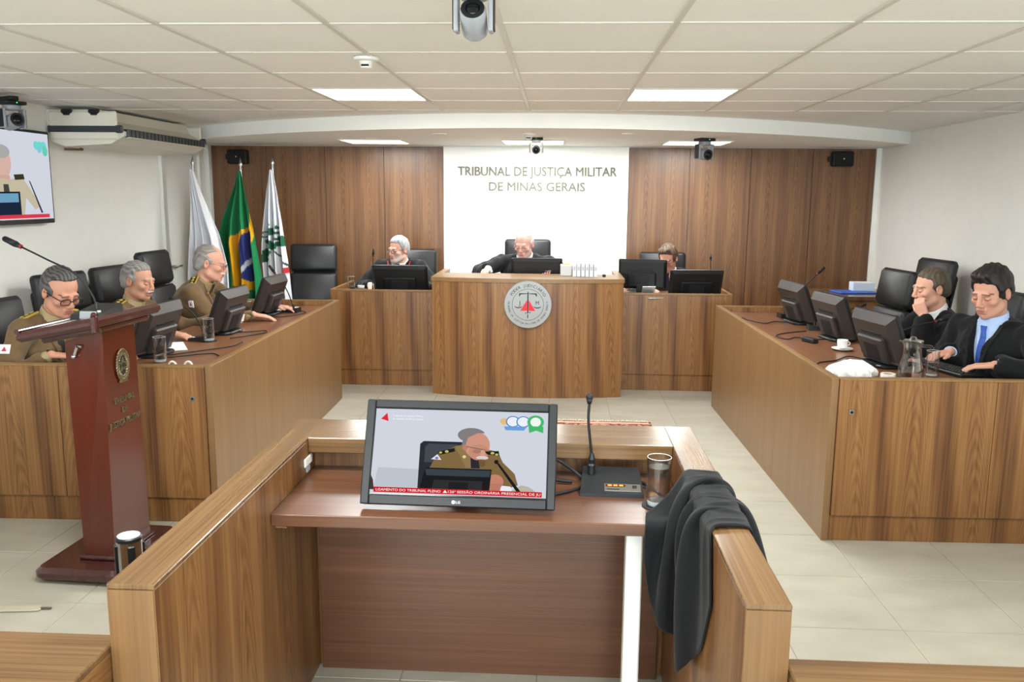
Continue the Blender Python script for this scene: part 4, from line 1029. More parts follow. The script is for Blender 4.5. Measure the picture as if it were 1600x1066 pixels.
def papers(label, loc, rotz, w=.21, l=.297, n=1):
    o = obj('paper_sheet', g_box((0, 0, .001*n), (w, l, .002*n), .0004), M_PAPER, None, loc=loc, rot=(0, 0, rotz)); return tag(o, label, 'paper')
papers('white sheet on the left desk under the moustached officer hand', (-2.30, 4.86, WT), .5)
papers('white sheet on the left desk by the far monitor', (-2.36, 5.98, WT), .3)
papers('white sheet at the far left desk microphone', (-2.15, 6.58, WT), .2)
papers('white sheet on the right bench below the upright monitor', (.84, 7.50, .821), .3, .15, .2)
t = thing('headset', 'small white earpieces lying near the left desk corner', 'earphones', (-1.93, 4.26, WT))
for k, (dx, dy) in enumerate(((-.06, 0), (.02, .01))):
    obj('earpiece', g_tube([(dx+.022*math.cos(PI*q/8), dy, .004+.03*math.sin(PI*q/8)) for q in range(9)], .006, 8), M_WPLAST, t, smooth=True)
def keyboard(label, loc, rotz):
    t = thing('keyboard', label, 'keyboard', loc, rotz, 'computer keyboards')
    obj('key_bed', g_box((0, 0, .010), (.44, .15, .020), .005), M_BLACK, t)
    ks = [TR(g_box((0, 0, 0), (.016, .016, .006), .002), (-.2+.0205*i, -.05+.0245*j, .022)) for i in range(20) for j in range(5)]
    k = obj('keys', join(*ks), M_BLACKM, t); k['kind'] = 'stuff'
keyboard('black keyboard under the hands of the man with blue tie', (2.06, 4.60, WT), face(1, .3))
keyboard('black keyboard by the chin-resting man on the right desk', (2.02, 5.42, WT), face(1, .2))
t = thing('plastic_bag', 'crumpled white plastic bag on the near corner of the right desk', 'bag', (1.51, 4.37, WT))
rb = random.Random(4)
def bagf(u, v):
    a = 2*PI*u; r = .5+.5*math.sin(PI*min(1, v*1.02)); r = math.sin(PI*(.12+.88*(1-v))/2)**.6
    k = 1+.16*math.sin(3*a+2*v)+.10*math.sin(7*a+5*v)+.05*math.sin(13*a)
    return (.115*r*k*math.cos(a)*(1 if v < .999 else .01), .085*r*k*math.sin(a)*(1 if v < .999 else .01), .075*v**.8*(1+.15*math.sin(5*a))+.001)
o = obj('bag_body', g_grid(bagf, 40, 14, True), mat('white_plastic_film', (242, 242, 242), .35), t)
obj('bag_knot', TR(g_lathe([(.012, 0), (.02, .012), (.008, .03), (.001, .04)], 12, False), (.0, 0, .055), (.5, .4, 0)), mat('white_plastic_film', (242, 242, 242), .35), t)
t = thing('tape_roll', 'small white roll lying near the water jug', 'roll', (1.67, 4.31, WT))
obj('roll_ring', g_lathe([(.036, 0), (.036, .03), (.026, .03), (.026, 0)], 28, False), M_CERAM, t)
obj('roll_core', g_lathe([(.026, .002), (.026, .028), (.022, .028), (.022, .002)], 24, False), mat('cardboard', (176, 150, 112), .8), t)
t = thing('desk_phone', 'low black phone set on the left bench beside the cup', 'telephone', (-1.77, 7.50, .821))
obj('phone_body', g_box((0, 0, .02), (.16, .07, .04), .008), M_BLACK, t); obj('handset', g_box((-.05, 0, .048), (.04, .07, .018), .006), M_BLACKM, t)
# bound files on the judges bench
for k in range(6):
    x = .145+.036*k; w = .032
    t = thing('case_file', ['thick white case file standing on the central bench, nearest the monitor', 'white case file second from the bench monitor', 'white case file third from the bench monitor', 'white case file fourth from the bench monitor', 'white case file fifth from the bench monitor', 'white case file at the right end of the row'][k], 'file', (x, 7.42, 1.008), 0, 'case files on the central bench')
    hh = .112-.004*(k == 5)
    obj('pages', g_box((0, 0, hh/2), (w-.006, .2, hh-.006), .001), M_PAPER, t)
    for s in (-1, 1): obj('cover', g_box((s*(w/2-.0015), 0, hh/2), (.002, .21, hh), .0005), mat('file_cover', (222, 226, 232), .6), t)
    obj('spine', g_box((0, -.106, hh/2), (w-.001, .002, hh), .0005), mat('file_cover', (222, 226, 232), .6), t); obj('spine_label', g_box((0, -.1078, hh*.62), (w*.6, .001, hh*.3), 0), mat('file_print', (190, 190, 198), .7), t)
t = thing('sticky_notes', 'yellow sticky note block on a file behind the bench monitor', 'sticky notes', (.075, 7.45, 1.008))
obj('file_stack', g_box((0, 0, .045), (.10, .16, .09), .003), mat('file_grey', (206, 206, 204), .7), t); obj('note_block', g_box((.01, 0, .094), (.06, .05, .008), .001), mat('sticky_yellow', (226, 210, 70), .7), t)
t = thing('pen_holder', 'small dark mouse on the right end of the central bench', 'mouse', (.40, 7.36, 1.008)); t.name = 'computer_mouse'
obj('mouse_shell', g_ball((0, 0, .006), .02, 14, 8, (.8, 1.4, .8)), M_BLACKM, t, smooth=True); obj('mouse_wheel', g_cyl((-.004, -.018, .018), (.004, -.018, .018), .005), M_GREYP, t)
t = thing('paper_tray', 'metal document holder beside the upright monitor on the right bench', 'holder', (.80, 7.545, .821), .2)
obj('tray_plate', g_box((0, 0, .045), (.12, .004, .10), .001, rot=(.5, 0, 0)), M_STEEL, t); obj('tray_foot', g_box((0, -.01, .006), (.11, .07, .010), .002), M_STEEL, t)
# booth microphone unit
def booth_mic():
    t = thing('booth_microphone', 'black conference microphone unit with tall stem on the booth shelf', 'microphone', (.185, 2.665, .7505), -.03)
    V = [(-.1, -.085, 0), (.1, -.085, 0), (.092, .085, 0), (-.092, .085, 0), (-.1, -.085, .012), (.1, -.085, .012), (.092, .085, .045), (-.092, .085, .045)]
    obj('unit_case', (V, [(3, 2, 1, 0), (4, 5, 6, 7), (0, 1, 5, 4), (1, 2, 6, 5), (2, 3, 7, 6), (3, 0, 4, 7)]), mat('unit_black', (30, 33, 36), .45, noise=.1, nscale=80), t)
    sl = math.atan2(.033, .17)
    def on(g, x, y): return TR(g, (x, y, .012+(y+.085)*.194+.0012), (sl, 0, 0))
    pl = obj('display_plate', on(g_box((0, 0, 0), (.115, .045, .002), .0006), .034, -.05), M_STEEL, t)
    obj('display_window', on(g_box((0, 0, .0012), (.062, .014, .001), 0), .012, -.040), mat('display_brown', (60, 30, 16), .3), pl)
    for k in range(3): obj('display_digit', on(g_box((0, 0, .0018), (.013, .008, .0006), 0), -.006+.018*k, -.040), glow('orange_digits', (255, 150, 60), 1.1), pl)
    obj('talk_button', on(g_box((0, 0, .003), (.014, .010, .004), .001), .072, -.047), M_BLACK, pl)
    obj('maker_print', on(g_box((0, 0, .0012), (.04, .004, .0005), 0), .004, -.062), M_BLACKM, pl)
    c = [(-.064, .035, .036), (-.064, .035, .09), (-.072, .03, .16), (-.078, .03, .22), (-.076, .03, .275)]
    obj('stem_socket', g_lathe([(.013, 0), (.013, .03), (.009, .035), (.012, .05), (.006, .07)], 16), M_BLACK, t, loc=(-.064, .035, .035)); obj('stem', g_tube(curve_pts(c, 20), .0045, 8), M_BLACKM, t, smooth=True)
    obj('mic_head', join(g_cyl((-.076, .03, .272), (-.076, .028, .29), .007, .011), g_ball((-.076, .028, .294), .012, 14, 8)), M_BLACKM, t, smooth=True)
booth_mic()
cable('thick black cable looping behind the booth microphone', [(.10, 2.70, .765), (.04, 2.74, .80), (-.01, 2.77, .815), (-.03, 2.74, .79), (.0, 2.70, .765), (.06, 2.69, .760)], .006)
cable('black cable running from the booth microphone under the monitor', [(.09, 2.65, .757), (.04, 2.60, .757), (-.02, 2.57, .757), (-.08, 2.6, .757)], .005)
cable('black cable from the booth microphone towards the glass', [(.27, 2.70, .765), (.30, 2.67, .762), (.325, 2.62, .757), (.345, 2.56, .757)], .006)
t = thing('wooden_disc', 'small wooden disc lying by the booth glass', 'coaster', (.318, 2.60, .7505)); obj('disc_body', g_lathe([(.022, 0), (.024, .003), (.022, .006)], 24), W_EDGE, t)
# side table by the right wall
def side_table():
    t = thing('side_table', 'small wooden side table in the far right corner', 'table', (2.72, 7.95, 0), 0)
    obj('table_top', span(-.42, .42, -.30, .42, .795, .83, .003), W_CAP, t, grain='x')
    for sx in (-.38, .38): obj('table_side', span(sx-.015, sx+.015, -.26, .40, 0, .795, .002), W_DESK, t)
    obj('table_front', span(-.365, .365, -.26, -.235, .2, .795, .002), W_DESK, t)
side_table()
tag(obj('blue_folder', g_box((0, 0, .006), (.34, .24, .012), .003), mat('folder_blue', (60, 104, 196), .5), loc=(2.72, 8.0, .831), rot=(0, 0, .15)), 'blue folder on the side table in the far right corner', 'folder')
t = thing('tissue_box', 'white box on the blue folder of the side table', 'box', (2.82, 8.06, .8435)); obj('box_body', g_box((0, 0, .04), (.2, .12, .08), .004), mat('box_white', (222, 230, 238), .6), t); obj('box_flap', g_box((0, 0, .081), (.12, .05, .003), .001), M_PAPER, t)
# rug and strip on the floor
def rug():
    t = thing('rug', 'patterned rug with pale fringe on the floor behind the booth', 'rug', (-.2, 5.75, 0))
    m, tr, b = new_mat('rug_pile'); N, L = tr.nodes, tr.links
    tc = N.new('ShaderNodeTexCoord'); vo = N.new('ShaderNodeTexVoronoi'); vo.inputs['Scale'].default_value = 38; L.new(tc.outputs['Object'], vo.inputs['Vector'])
    rp = N.new('ShaderNodeValToRGB'); rp.color_ramp.interpolation = 'CONSTANT'
    for k, c in enumerate(((142, 66, 58), (178, 140, 108), (112, 50, 50), (160, 98, 82))):
        e = rp.color_ramp.elements[k] if k < 2 else rp.color_ramp.elements.new(.25*k)
        e.position = .25*k; e.color = lin(c)
    L.new(vo.outputs['Color'], rp.inputs[0]); L.new(rp.outputs[0], b.inputs['Base Color']); b.inputs['Roughness'].default_value = .95
    obj('rug_field', g_box((0, 0, .006), (1.84, 1.1, .010), .003), m, t); obj('rug_border', join(*[g_box((0, s*.50, .0115), (1.8, .035, .003), .001) for s in (-1, 1)]), mat('rug_red', (214, 168, 150), .95), t)
    gs = [g_box((-.9+.02*k, .575+R_.uniform(-.006, .006), .006), (.008, .05, .006), .002, rot=(0, 0, R_.uniform(-.4, .4))) for k in range(91)]
    f = obj('fringe', join(*gs), mat('rug_fringe', (232, 222, 198), .95), t); f['kind'] = 'stuff'
rug()
t = thing('cable_cover', 'translucent cable strip with dark tip lying on the floor at the left edge', 'cable cover', (-2.3, 3.13, 0), .12)
obj('strip_body', TR(g_slab(.44, .045, .008, .02, .003), (0, 0, .005), (PI/2, 0, 0)), mat('strip_plastic', (188, 180, 160), .3), t); obj('strip_tip', g_box((.235, 0, .005), (.05, .012, .008), .003), mat('strip_dark', (90, 84, 72), .5), t)
# ================================================================== soft shapes: distance fields turned into one skin
from mathutils.bvhtree import BVHTree
class Field:
    def __init__(s, xs, ys, zs):
        s.ax = [np.asarray(a, dtype=np.float32) for a in (xs, ys, zs)]
        s.D = np.full([len(a) for a in s.ax], .3, dtype=np.float32)
    def box(s, lo, hi):
        sl = []
        for a, l, h in zip(s.ax, lo, hi):
            i, j = np.searchsorted(a, l), np.searchsorted(a, h)
            sl.append(slice(max(0, i-1), min(len(a), j+1)))
        return tuple(sl)
    def pts(s, sl):
        return s.ax[0][sl[0]][:, None, None], s.ax[1][sl[1]][None, :, None], s.ax[2][sl[2]][None, None, :]
    def put(s, sl, d, k, sub=False):
        a = s.D[sl]
        if a.size == 0: return
        if not sub:
            h = np.clip(.5+.5*(d-a)/k, 0, 1); s.D[sl] = d*(1-h)+a*h-k*h*(1-h)
        else:
            d = -d; h = np.clip(.5-.5*(d-a)/k, 0, 1); s.D[sl] = d*(1-h)+a*h+k*h*(1-h)
    def cap(s, a, b, ra, rb=None, k=.02, sub=False):
        rb = ra if rb is None else rb
        a, b = np.array(a, float), np.array(b, float); m = max(ra, rb)+k+.03
        sl = s.box(np.minimum(a, b)-m, np.maximum(a, b)+m); X, Y, Z = s.pts(sl)
        ab = b-a; L = max(float(ab@ab), 1e-9)
        t = np.clip(((X-a[0])*ab[0]+(Y-a[1])*ab[1]+(Z-a[2])*ab[2])/L, 0, 1)
        d = np.sqrt((X-a[0]-t*ab[0])**2+(Y-a[1]-t*ab[1])**2+(Z-a[2]-t*ab[2])**2)-(ra+(rb-ra)*t)
        s.put(sl, d, k, sub)
    def ell(s, c, r, k=.02, sub=False, M=None):
        c = np.array(c, float); r = np.array(r, float); m = max(r)+k+.03
        sl = s.box(c-m, c+m); X, Y, Z = s.pts(sl); X, Y, Z = X-c[0], Y-c[1], Z-c[2]
        if M is not None:
            X, Y, Z = (M[0][0]*X+M[1][0]*Y+M[2][0]*Z, M[0][1]*X+M[1][1]*Y+M[2][1]*Z, M[0][2]*X+M[1][2]*Y+M[2][2]*Z)
        k0 = np.sqrt((X/r[0])**2+(Y/r[1])**2+(Z/r[2])**2)+1e-6
        k1 = np.sqrt((X/r[0]**2)**2+(Y/r[1]**2)**2+(Z/r[2]**2)**2)+1e-6
        s.put(sl, k0*(k0-1)/k1, k, sub)
    def warp(s, fn):
        X, Y, Z = s.pts((slice(None),)*3); s.D = s.D+fn(X, Y, Z).astype(np.float32)
    def mesh(s):
        D = s.D; ins = D < 0; nx, ny, nz = D.shape
        cnt = np.zeros((nx-1, ny-1, nz-1), dtype=np.int8)
        for a in (0, 1):
            for b in (0, 1):
                for c in (0, 1): cnt += ins[a:nx-1+a, b:ny-1+b, c:nz-1+c]
        act = (cnt > 0) & (cnt < 8); idx = np.argwhere(act); vid = np.full(act.shape, -1, dtype=np.int64); vid[act] = np.arange(len(idx))
        ps = np.zeros((len(idx), 3)); n = np.zeros(len(idx))
        co = [(a, b, c) for a in (0, 1) for b in (0, 1) for c in (0, 1)]
        for c0 in co:
            for axis in range(3):
                if c0[axis]: continue
                c1 = list(c0); c1[axis] = 1
                i0, i1 = idx+np.array(c0), idx+np.array(c1)
                v0, v1 = D[i0[:, 0], i0[:, 1], i0[:, 2]], D[i1[:, 0], i1[:, 1], i1[:, 2]]
                mk = (v0 < 0) != (v1 < 0); t = np.where(mk, v0/np.where(mk, v0-v1, 1), 0)
                for q in range(3):
                    p0, p1 = s.ax[q][i0[:, q]], s.ax[q][i1[:, q]]; ps[:, q] += np.where(mk, p0+t*(p1-p0), 0)
                n += mk
        ps /= n[:, None]
        F = []
        def quads(df, s0, ca, cb, cc, cd):
            w = np.argwhere(df)
            q = np.stack([ca[df], cb[df], cc[df], cd[df]], 1); fl = ~s0[df]; q[fl] = q[fl][:, ::-1]; F.append(q)
        s0, s1 = ins[:-1, 1:-1, 1:-1], ins[1:, 1:-1, 1:-1]
        quads(s0 != s1, s0, vid[:, :-1, :-1], vid[:, 1:, :-1], vid[:, 1:, 1:], vid[:, :-1, 1:])
        s0, s1 = ins[1:-1, :-1, 1:-1], ins[1:-1, 1:, 1:-1]
        quads(s0 != s1, s0, vid[:-1, :, :-1], vid[:-1, :, 1:], vid[1:, :, 1:], vid[1:, :, :-1])
        s0, s1 = ins[1:-1, 1:-1, :-1], ins[1:-1, 1:-1, 1:]
        quads(s0 != s1, s0, vid[:-1, :-1, :], vid[1:, :-1, :], vid[1:, 1:, :], vid[:-1, 1:, :])
        return ps, np.concatenate(F)
def np_mesh(name, V, F, m, cols=None):
    me = bpy.data.meshes.new(name); nv, nf = len(V), len(F)
    me.vertices.add(nv); me.vertices.foreach_set('co', np.asarray(V, dtype=np.float32).ravel())
    me.loops.add(nf*4); me.loops.foreach_set('vertex_index', F.astype(np.int32).ravel())
    me.polygons.add(nf); me.polygons.foreach_set('loop_start', np.arange(0, nf*4, 4, dtype=np.int32)); me.polygons.foreach_set('loop_total', np.full(nf, 4, dtype=np.int32))
    me.polygons.foreach_set('use_smooth', np.ones(nf, dtype=bool)); me.update(calc_edges=True); me.validate()
    if m: me.materials.append(m)
    if cols is not None:
        at = me.color_attributes.new('Col', 'FLOAT_COLOR', 'POINT'); at.data.foreach_set('color', np.asarray(cols, dtype=np.float32).ravel())
    return me
def axis(lo, hi, step, fine=()):
    """grid line positions with finer spacing inside the given intervals"""
    out = [lo]
    while out[-1] < hi:
        p = out[-1]; st = step
        for a, b, f in fine:
            if a-1e-6 <= p < b: st = min(st, f)
            elif p < a < p+st: st = min(st, max(a-p, f))
        out.append(p+st)
    return np.array(out)

M_SKIN = vcol('skin', .55, .35)
M_UNIF = mat('olive_brown_uniform', (112, 86, 54), .8, noise=.16, nscale=160, bump=.15, sheen=.15)
M_ROBE = mat('black_robe', (12, 12, 14), .85, noise=.15, spec=.3, nscale=130, bump=.2, sheen=.06)
M_ROBE2 = mat('dark_grey_robe', (24, 25, 28), .8, noise=.15, spec=.3, nscale=130, bump=.2, sheen=.12)

def build_person(label, head, rotz, yaw, pitch, roll=0, lean=.12, hf=.07, drop=0, arms=(), outfit='uniform', skin=(206, 156, 130), hair=None, glasses=None,
                 shirt=(238, 238, 240), tie=(44, 46, 54), beard=None, eyes='down', lips=(170, 100, 90), brow=(90, 80, 74), wide=1.0, moustache=None, trim=None, vz=.2, mat_coat=None, chair_drop=.60, hs=1.0):
    c, s_ = math.cos(rotz), math.sin(rotz)
    hc = np.array([0, -lean-hf, head[2]])
    root = (head[0]-(c*hc[0]-s_*hc[1]), head[1]-(s_*hc[0]+c*hc[1]))
    t = thing('person', label, 'person', (root[0], root[1], 0), rotz)
    def toL(p): dx, dy = p[0]-root[0], p[1]-root[1]; return np.array([c*dx+s_*dy, -s_*dx+c*dy, p[2]])
    sh = head[2]-.205*hs+drop; pel = min(chair_drop, sh-.30)
    Rh = np.array((Matrix.Rotation(yaw, 3, 'Z') @ Matrix.Rotation(pitch, 3, 'X') @ Matrix.Rotation(roll, 3, 'Y')))
    H = lambda p: hc+Rh@(np.array(p, float)*hs)
    chest = np.array([0, -lean*.62, sh-.135]); belly = np.array([0, -lean*.2, (pel+sh-.15)/2]); pelv = np.array([0, 0, pel])
    nb = np.array([0, -lean-.005, sh+.02])
    # arms by two-bone reach
    A = []
    for side, wr, hd, nrm, curl, bend in arms:
        S0 = np.array([side*.185*wide, -lean, sh-.012]); W = toL(wr); d = W-S0; L = np.linalg.norm(d); u, f = .29, .26
        if L > u+f-.01: kk = L/(u+f-.01); u *= kk; f *= kk
        aa = (u*u-f*f+L*L)/(2*L); hh = math.sqrt(max(u*u-aa*aa, 0)); dn = d/L
        b = np.array(bend, float); b = b-dn*(b@dn); b /= np.linalg.norm(b)
        E = S0+dn*aa+b*hh
        hd = np.array([c*hd[0]+s_*hd[1], -s_*hd[0]+c*hd[1], hd[2]], float); hd /= np.linalg.norm(hd)
        nrm = np.array([c*nrm[0]+s_*nrm[1], -s_*nrm[0]+c*nrm[1], nrm[2]], float); nrm -= hd*(nrm@hd); nrm /= np.linalg.norm(nrm)
        A.append((side, S0, E, W, hd, nrm, curl))
    # -------- body: one continuous skin
    fx, fy, fz = [], [], []
    r = .135*hs
    for q, fl in ((0, fx), (1, fy), (2, fz)): fl.append((hc[q]-r, hc[q]+r, .0038))
    lo, hi = np.array([-.24, -.62, .02]), np.array([.24, .2, head[2]+.16])
    for side, S0, E, W, hd, nrm, curl in A:
        cc = W+hd*.07
        for q, fl in ((0, fx), (1, fy), (2, fz)): fl.append((cc[q]-.085, cc[q]+.085, .0052))
        for p in (E, W, W+hd*.2): lo = np.minimum(lo, p-.09); hi = np.maximum(hi, p+.09)
    B = Field(axis(lo[0], hi[0], .014, fx), axis(lo[1], hi[1], .014, fy), axis(lo[2], hi[2], .014, fz))
    B.ell(chest, (.165, .095, .17), .05); B.ell(belly, (.15, .10, .16), .05); B.ell(pelv, (.15, .11, .09), .05)
    for sd in (-1, 1):
        B.cap((sd*.09, -.02, pel-.02), (sd*.11, -.40, pel-.04), .07, .055, .04); B.cap((sd*.11, -.40, pel-.04), (sd*.11, -.43, .12), .05, .038, .03)
        B.cap((sd*.11, -.42, .085), (sd*.12, -.55, .07), .036, .03, .02)
        B.cap((sd*.05, nb[1], sh+.005), (sd*.17, -lean, sh-.01), .045, .04, .03)
    B.cap(nb-[0, 0, .04], H((0, .03, -.06)), .06, .054, .03)
    for side, S0, E, W, hd, nrm, curl in A:
        B.cap(S0, E, .042, .036, .02); B.cap(E, W, .035, .025, .02)
        lat = np.cross(nrm, hd)*1.0; lat /= np.linalg.norm(lat); th = -1 if np.dot(lat, [side, 0, 0]) > 0 else 1
        if side: th = -side*np.sign(np.dot(lat, np.cross([0, 0, 1], hd)) or 1)*-1
        # thumb lies towards the body's midline
        mid = np.array([-side, 0, 0.0]); th = 1 if np.dot(lat, mid) > 0 else -1
        if abs(np.dot(lat, mid)) < .2: th = 1 if lat[2] > 0 else -1
        for o in (-.026, -.009, .009, .026):
            B.cap(W+hd*.012+lat*o*.75, W+hd*.085+lat*o, .0125, .0115, .010)
        for kf, (o, ln) in enumerate(((.028, .072), (.0095, .084), (-.0095, .078), (-.028, .060))):
            p = W+hd*.088+lat*o*th; ang = 0.0; dr = hd.copy()
            for sgm, (fr, rr) in enumerate(((.45, .0088), (.32, .0080), (.25, .0072))):
                ang = curl*(.55+.35*sgm)*(1+.06*kf) if sgm == 0 else ang+curl*(.75 if sgm == 1 else .55)
                dr = hd*math.cos(ang)+nrm*math.sin(ang)
                q = p+dr*ln*fr; B.cap(p, q, rr, rr*.93, .0035); p = q
        p = W+hd*.025+lat*th*.024; q = p+hd*.032+lat*th*.022+nrm*.008; B.cap(p, q, .0125, .0105, .008); B.cap(q, q+hd*.03+lat*th*.006+nrm*.012*min(1, curl), .010, .0085, .004)
    Mh = Rh
    def E_(cn, rd, k, sub=False): B.ell(H(cn), np.array(rd)*hs, k, sub, Mh)
    def C_(a, b, ra, rb, k, sub=False): B.cap(H(a), H(b), ra*hs, rb*hs, k, sub)
    E_((0, .015, .036), (.074, .094, .083), .03); E_((0, -.028, -.043), (.057, .060, .070), .03)
    C_((0, -.068, -.098), (0, -.07, -.094), .021, .021, .022)
    for sd in (-1, 1):
        C_((sd*.047, -.004, -.066), (sd*.03, -.05, -.09), .018, .016, .025); E_((sd*.043, -.058, -.022), (.021, .022, .018), .022)
    C_((-.034, -.079, .020), (.034, -.079, .020), .0115, .0115, .016)
    for sd in (-1, 1): E_((sd*.032, -.098, -.001), (.017, .014, .011), .010, True)
    for sd in (-1, 1): E_((sd*.0315, -.0765, .000), (.0135, .0125, .0115), .004)
    C_((0, -.088, .010), (0, -.104, -.030), .0085, .0122, .011)
    for sd in (-1, 1): C_((sd*.011, -.098, -.036), (sd*.013, -.096, -.036), .0085, .0085, .006); C_((sd*.006, -.108, -.044), (sd*.006, -.104, -.043), .003, .003, .003, True)
    C_((-.019, -.087, -.059), (.019, -.087, -.059), .0075, .0075, .008); C_((-.016, -.087, -.072), (.016, -.087, -.072), .0085, .0085, .008)
    C_((-.022, -.099, -.0652), (.022, -.099, -.0652), .0028, .0028, .003, True)
    if moustache: C_((-.026, -.092, -.053), (0, -.099, -.048), .006, .0085, .006); C_((.026, -.092, -.053), (0, -.099, -.048), .006, .0085, .006)
    if beard: E_((0, -.07, -.092), (.036, .026, .026), .015)
    for sd in (-1, 1):
        E_((sd*.078, .014, -.004), (.010, .019, .031), .006); E_((sd*.086, .010, .0), (.006, .010, .017), .004, True)
    V, F = B.mesh()
    # skin colouring
    pl = ((V-hc)@Rh)/hs; x, y, z = pl[:, 0], pl[:, 1], pl[:, 2]; ax_ = np.abs(x)
    base = np.array(lin(skin)[:3]); col = np.tile(base, (len(V), 1))
    def blend(mask, rgb, a=1.0):
        m = (np.clip(mask, 0, 1)*a)[:, None]; col[:] = col*(1-m)+np.array(lin(rgb)[:3])*m
    hd_ = (np.abs(z) < .14) & (np.abs(y) < .14) & (ax_ < .1)
    front = hd_ & (y < -.045)
    warm = tuple(int(v*k) for v, k in zip(skin, (.98, .84, .80)))
    blend(front*np.exp(-((ax_-.04)/.02)**2-((z+.028)/.02)**2), warm, .4); blend(front*np.exp(-(x/.014)**2-((z+.034)/.014)**2)*(y < -.09), warm, .45)
    blend(hd_*(ax_ > .07)*(np.abs(y-.014) < .03)*(np.abs(z) < .04), warm, .35)
    if beard: blend(hd_*np.clip((-.035-z)/.015, 0, 1)*np.clip((-.0-y)/.02, 0, 1)*(np.clip((ax_-.026)/.006, 0, 1)+np.clip((-.078-z)/.006, 0, 1)+((z > -.057) & (z < -.044) & (y < -.08))), beard, .75)
    blend(front*(y < -.082)*np.clip(1-(ax_/.025)**2, 0, 1)*np.clip(1-((z+.0655)/.0125)**2, 0, 1)**.5, lips, .8)
    blend(front*(y < -.085)*(ax_ < .021)*np.clip(1-np.abs(z+.0652)/.003, 0, 1), (96, 50, 46), .8)
    if moustache: blend(front*(y < -.082)*np.clip(1-(ax_/.034)**4, 0, 1)*np.clip(1-((z+.050)/.0095)**4, 0, 1), moustache, .95)
    zb = .0235-14*np.clip(ax_-.028, 0, 1)**2; blend(front*(ax_ > .010)*(ax_ < .050)*np.clip(1.4-np.abs(z-zb)/.0042, 0, 1), brow, .8)
    ex = (ax_-.0315)/.0155
    blend(front*(y < -.072)*np.clip(1.3-ex**2-((z-.0)/.014)**2, 0, 1), warm, .10)
    if eyes == 'open':
        blend(front*(y < -.07)*((ex**2+((z+.001)/.0055)**2) < 1), (226, 220, 214)); blend(front*(y < -.07)*(((ax_-.0315)**2+(z+.001)**2) < .0052**2), (50, 36, 28))
        blend(front*(y < -.07)*(np.abs(ex) < 1)*np.clip(1-np.abs(z-.005+.003*ex**2)/.0022, 0, 1), (60, 40, 34), .9)
    else:
        blend(front*(y < -.07)*(np.abs(ex) < 1)*np.clip(1-np.abs(z+.0055-.003*ex**2)/.0028, 0, 1), (64, 42, 36), .85)
    # forearms and trunk under the clothes carry plain skin
    me = np_mesh('body', V, F, M_SKIN, np.concatenate([col, np.ones((len(V), 1))], 1)); bo = obj('body', me, None, t)
    # -------- hair
    if hair:
        hc_rgb = hair['rgb']; th_ = hair.get('t', .010); fr = hair.get('front', 0.0); am = hair.get('am', .003)
        G = Field(np.arange(-.115, .116, .0042), np.arange(-.14, .15, .0042), np.arange(-.12, .165, .0042))
        G.ell((0, .016, .037), (.074+th_, .094+th_, .083+th_+hair.get('top', 0)), .02); G.ell((0, .050, -.018), (.060+th_*.8, .056+th_*.8, .066), .025)
        if hair.get('quiff'): G.ell((hair['quiff'][0], -.050, .112), (.056, .042, .024), .022)
        X, Y, Z = G.pts((slice(None),)*3); aX = np.abs(X)
        yl = np.interp(Z, [-.05, -.012, .03, .06, .085, .12], [-.016, -.026, -.036, -.050, -.074, -.11]).astype(np.float32)
        w_top = np.clip((Z-.03)/.03, 0, 1)
        f1 = Y-yl-(fr+hair.get('temple', .5)*.9*np.clip(aX-.026, 0, .04))*w_top
        f2 = Z+.028+np.clip(Y-.012, 0, 1)*.66-.6*np.clip(-.012-Y, 0, 1)
        G.D = (G.D+.42*np.clip(.030-f1, 0, .06)*(.3+.7*np.clip((.09-Z)/.05, 0, 1) if not hair.get('quiff') else .25)+.30*np.clip(.030-f2, 0, .06)).astype(np.float32)
        G.D = np.maximum(G.D, np.maximum(-f1*.8, -f2*.8).astype(np.float32))
        for sd in (-1, 1): G.ell((sd*.088, .014, -.008), (.028, .022, .034), .006, True)
        if hair.get('bald'): G.ell((0, hair['bald'][0], .13), (hair['bald'][1], hair['bald'][2], .058), .014, True)
        ph = R_.uniform(0, 6)
        G.warp(lambda X, Y, Z: am*.6*(np.sin(X*210+ph+3*np.sin(Y*40+ph)+Z*60)+.7*np.sin(X*90-Y*70+Z*120+ph))*(np.abs(G.D) < .03))
        Vh, Fh = G.mesh(); Vw = hc+(Vh*hs)@Rh.T
        nz_ = .5+.5*np.sin(Vh[:, 0]*330+3*np.sin(Vh[:, 1]*55)+Vh[:, 2]*90); side_g = np.clip((.05-Vh[:, 2])/.06, 0, 1)
        c0, c1, cs = [np.array(lin(v)[:3]) for v in (hc_rgb, hair.get('hi', tuple(min(255, int(v*1.25)) for v in hc_rgb)), hair.get('side', hc_rgb))]
        ch = c0*(1-nz_[:, None]*.6)+c1*nz_[:, None]*.6; ch = ch*(1-.75*side_g[:, None])+cs*.75*side_g[:, None]
        obj('hair', np_mesh('hair', Vw, Fh, vcol('hair', .55, .35), np.concatenate([ch, np.ones((len(ch), 1))], 1)), None, t)
    # -------- clothing
    coat = mat_coat or {'uniform': M_UNIF, 'robe': M_ROBE}[outfit]; rob = outfit == 'robe'
    ex_ = .022 if rob else 0.0
    lo2, hi2 = np.array([-.30, -.60, .03]), np.array([.30, .24, sh+.16])
    for side, S0, E, W, hd, nrm, curl in A:
        for p in (E, W): lo2 = np.minimum(lo2, p-.14); hi2 = np.maximum(hi2, p+.14)
    st = .0105; K = Field(*[np.arange(lo2[q], hi2[q], st) for q in range(3)])
    K.ell(chest, (.195*wide+ex_, .132*wide+ex_, .185), .05); K.ell(belly, (.19*wide+ex_, .15*wide+ex_, .19), .06); K.ell(pelv, (.19*wide, .15, .12), .05)
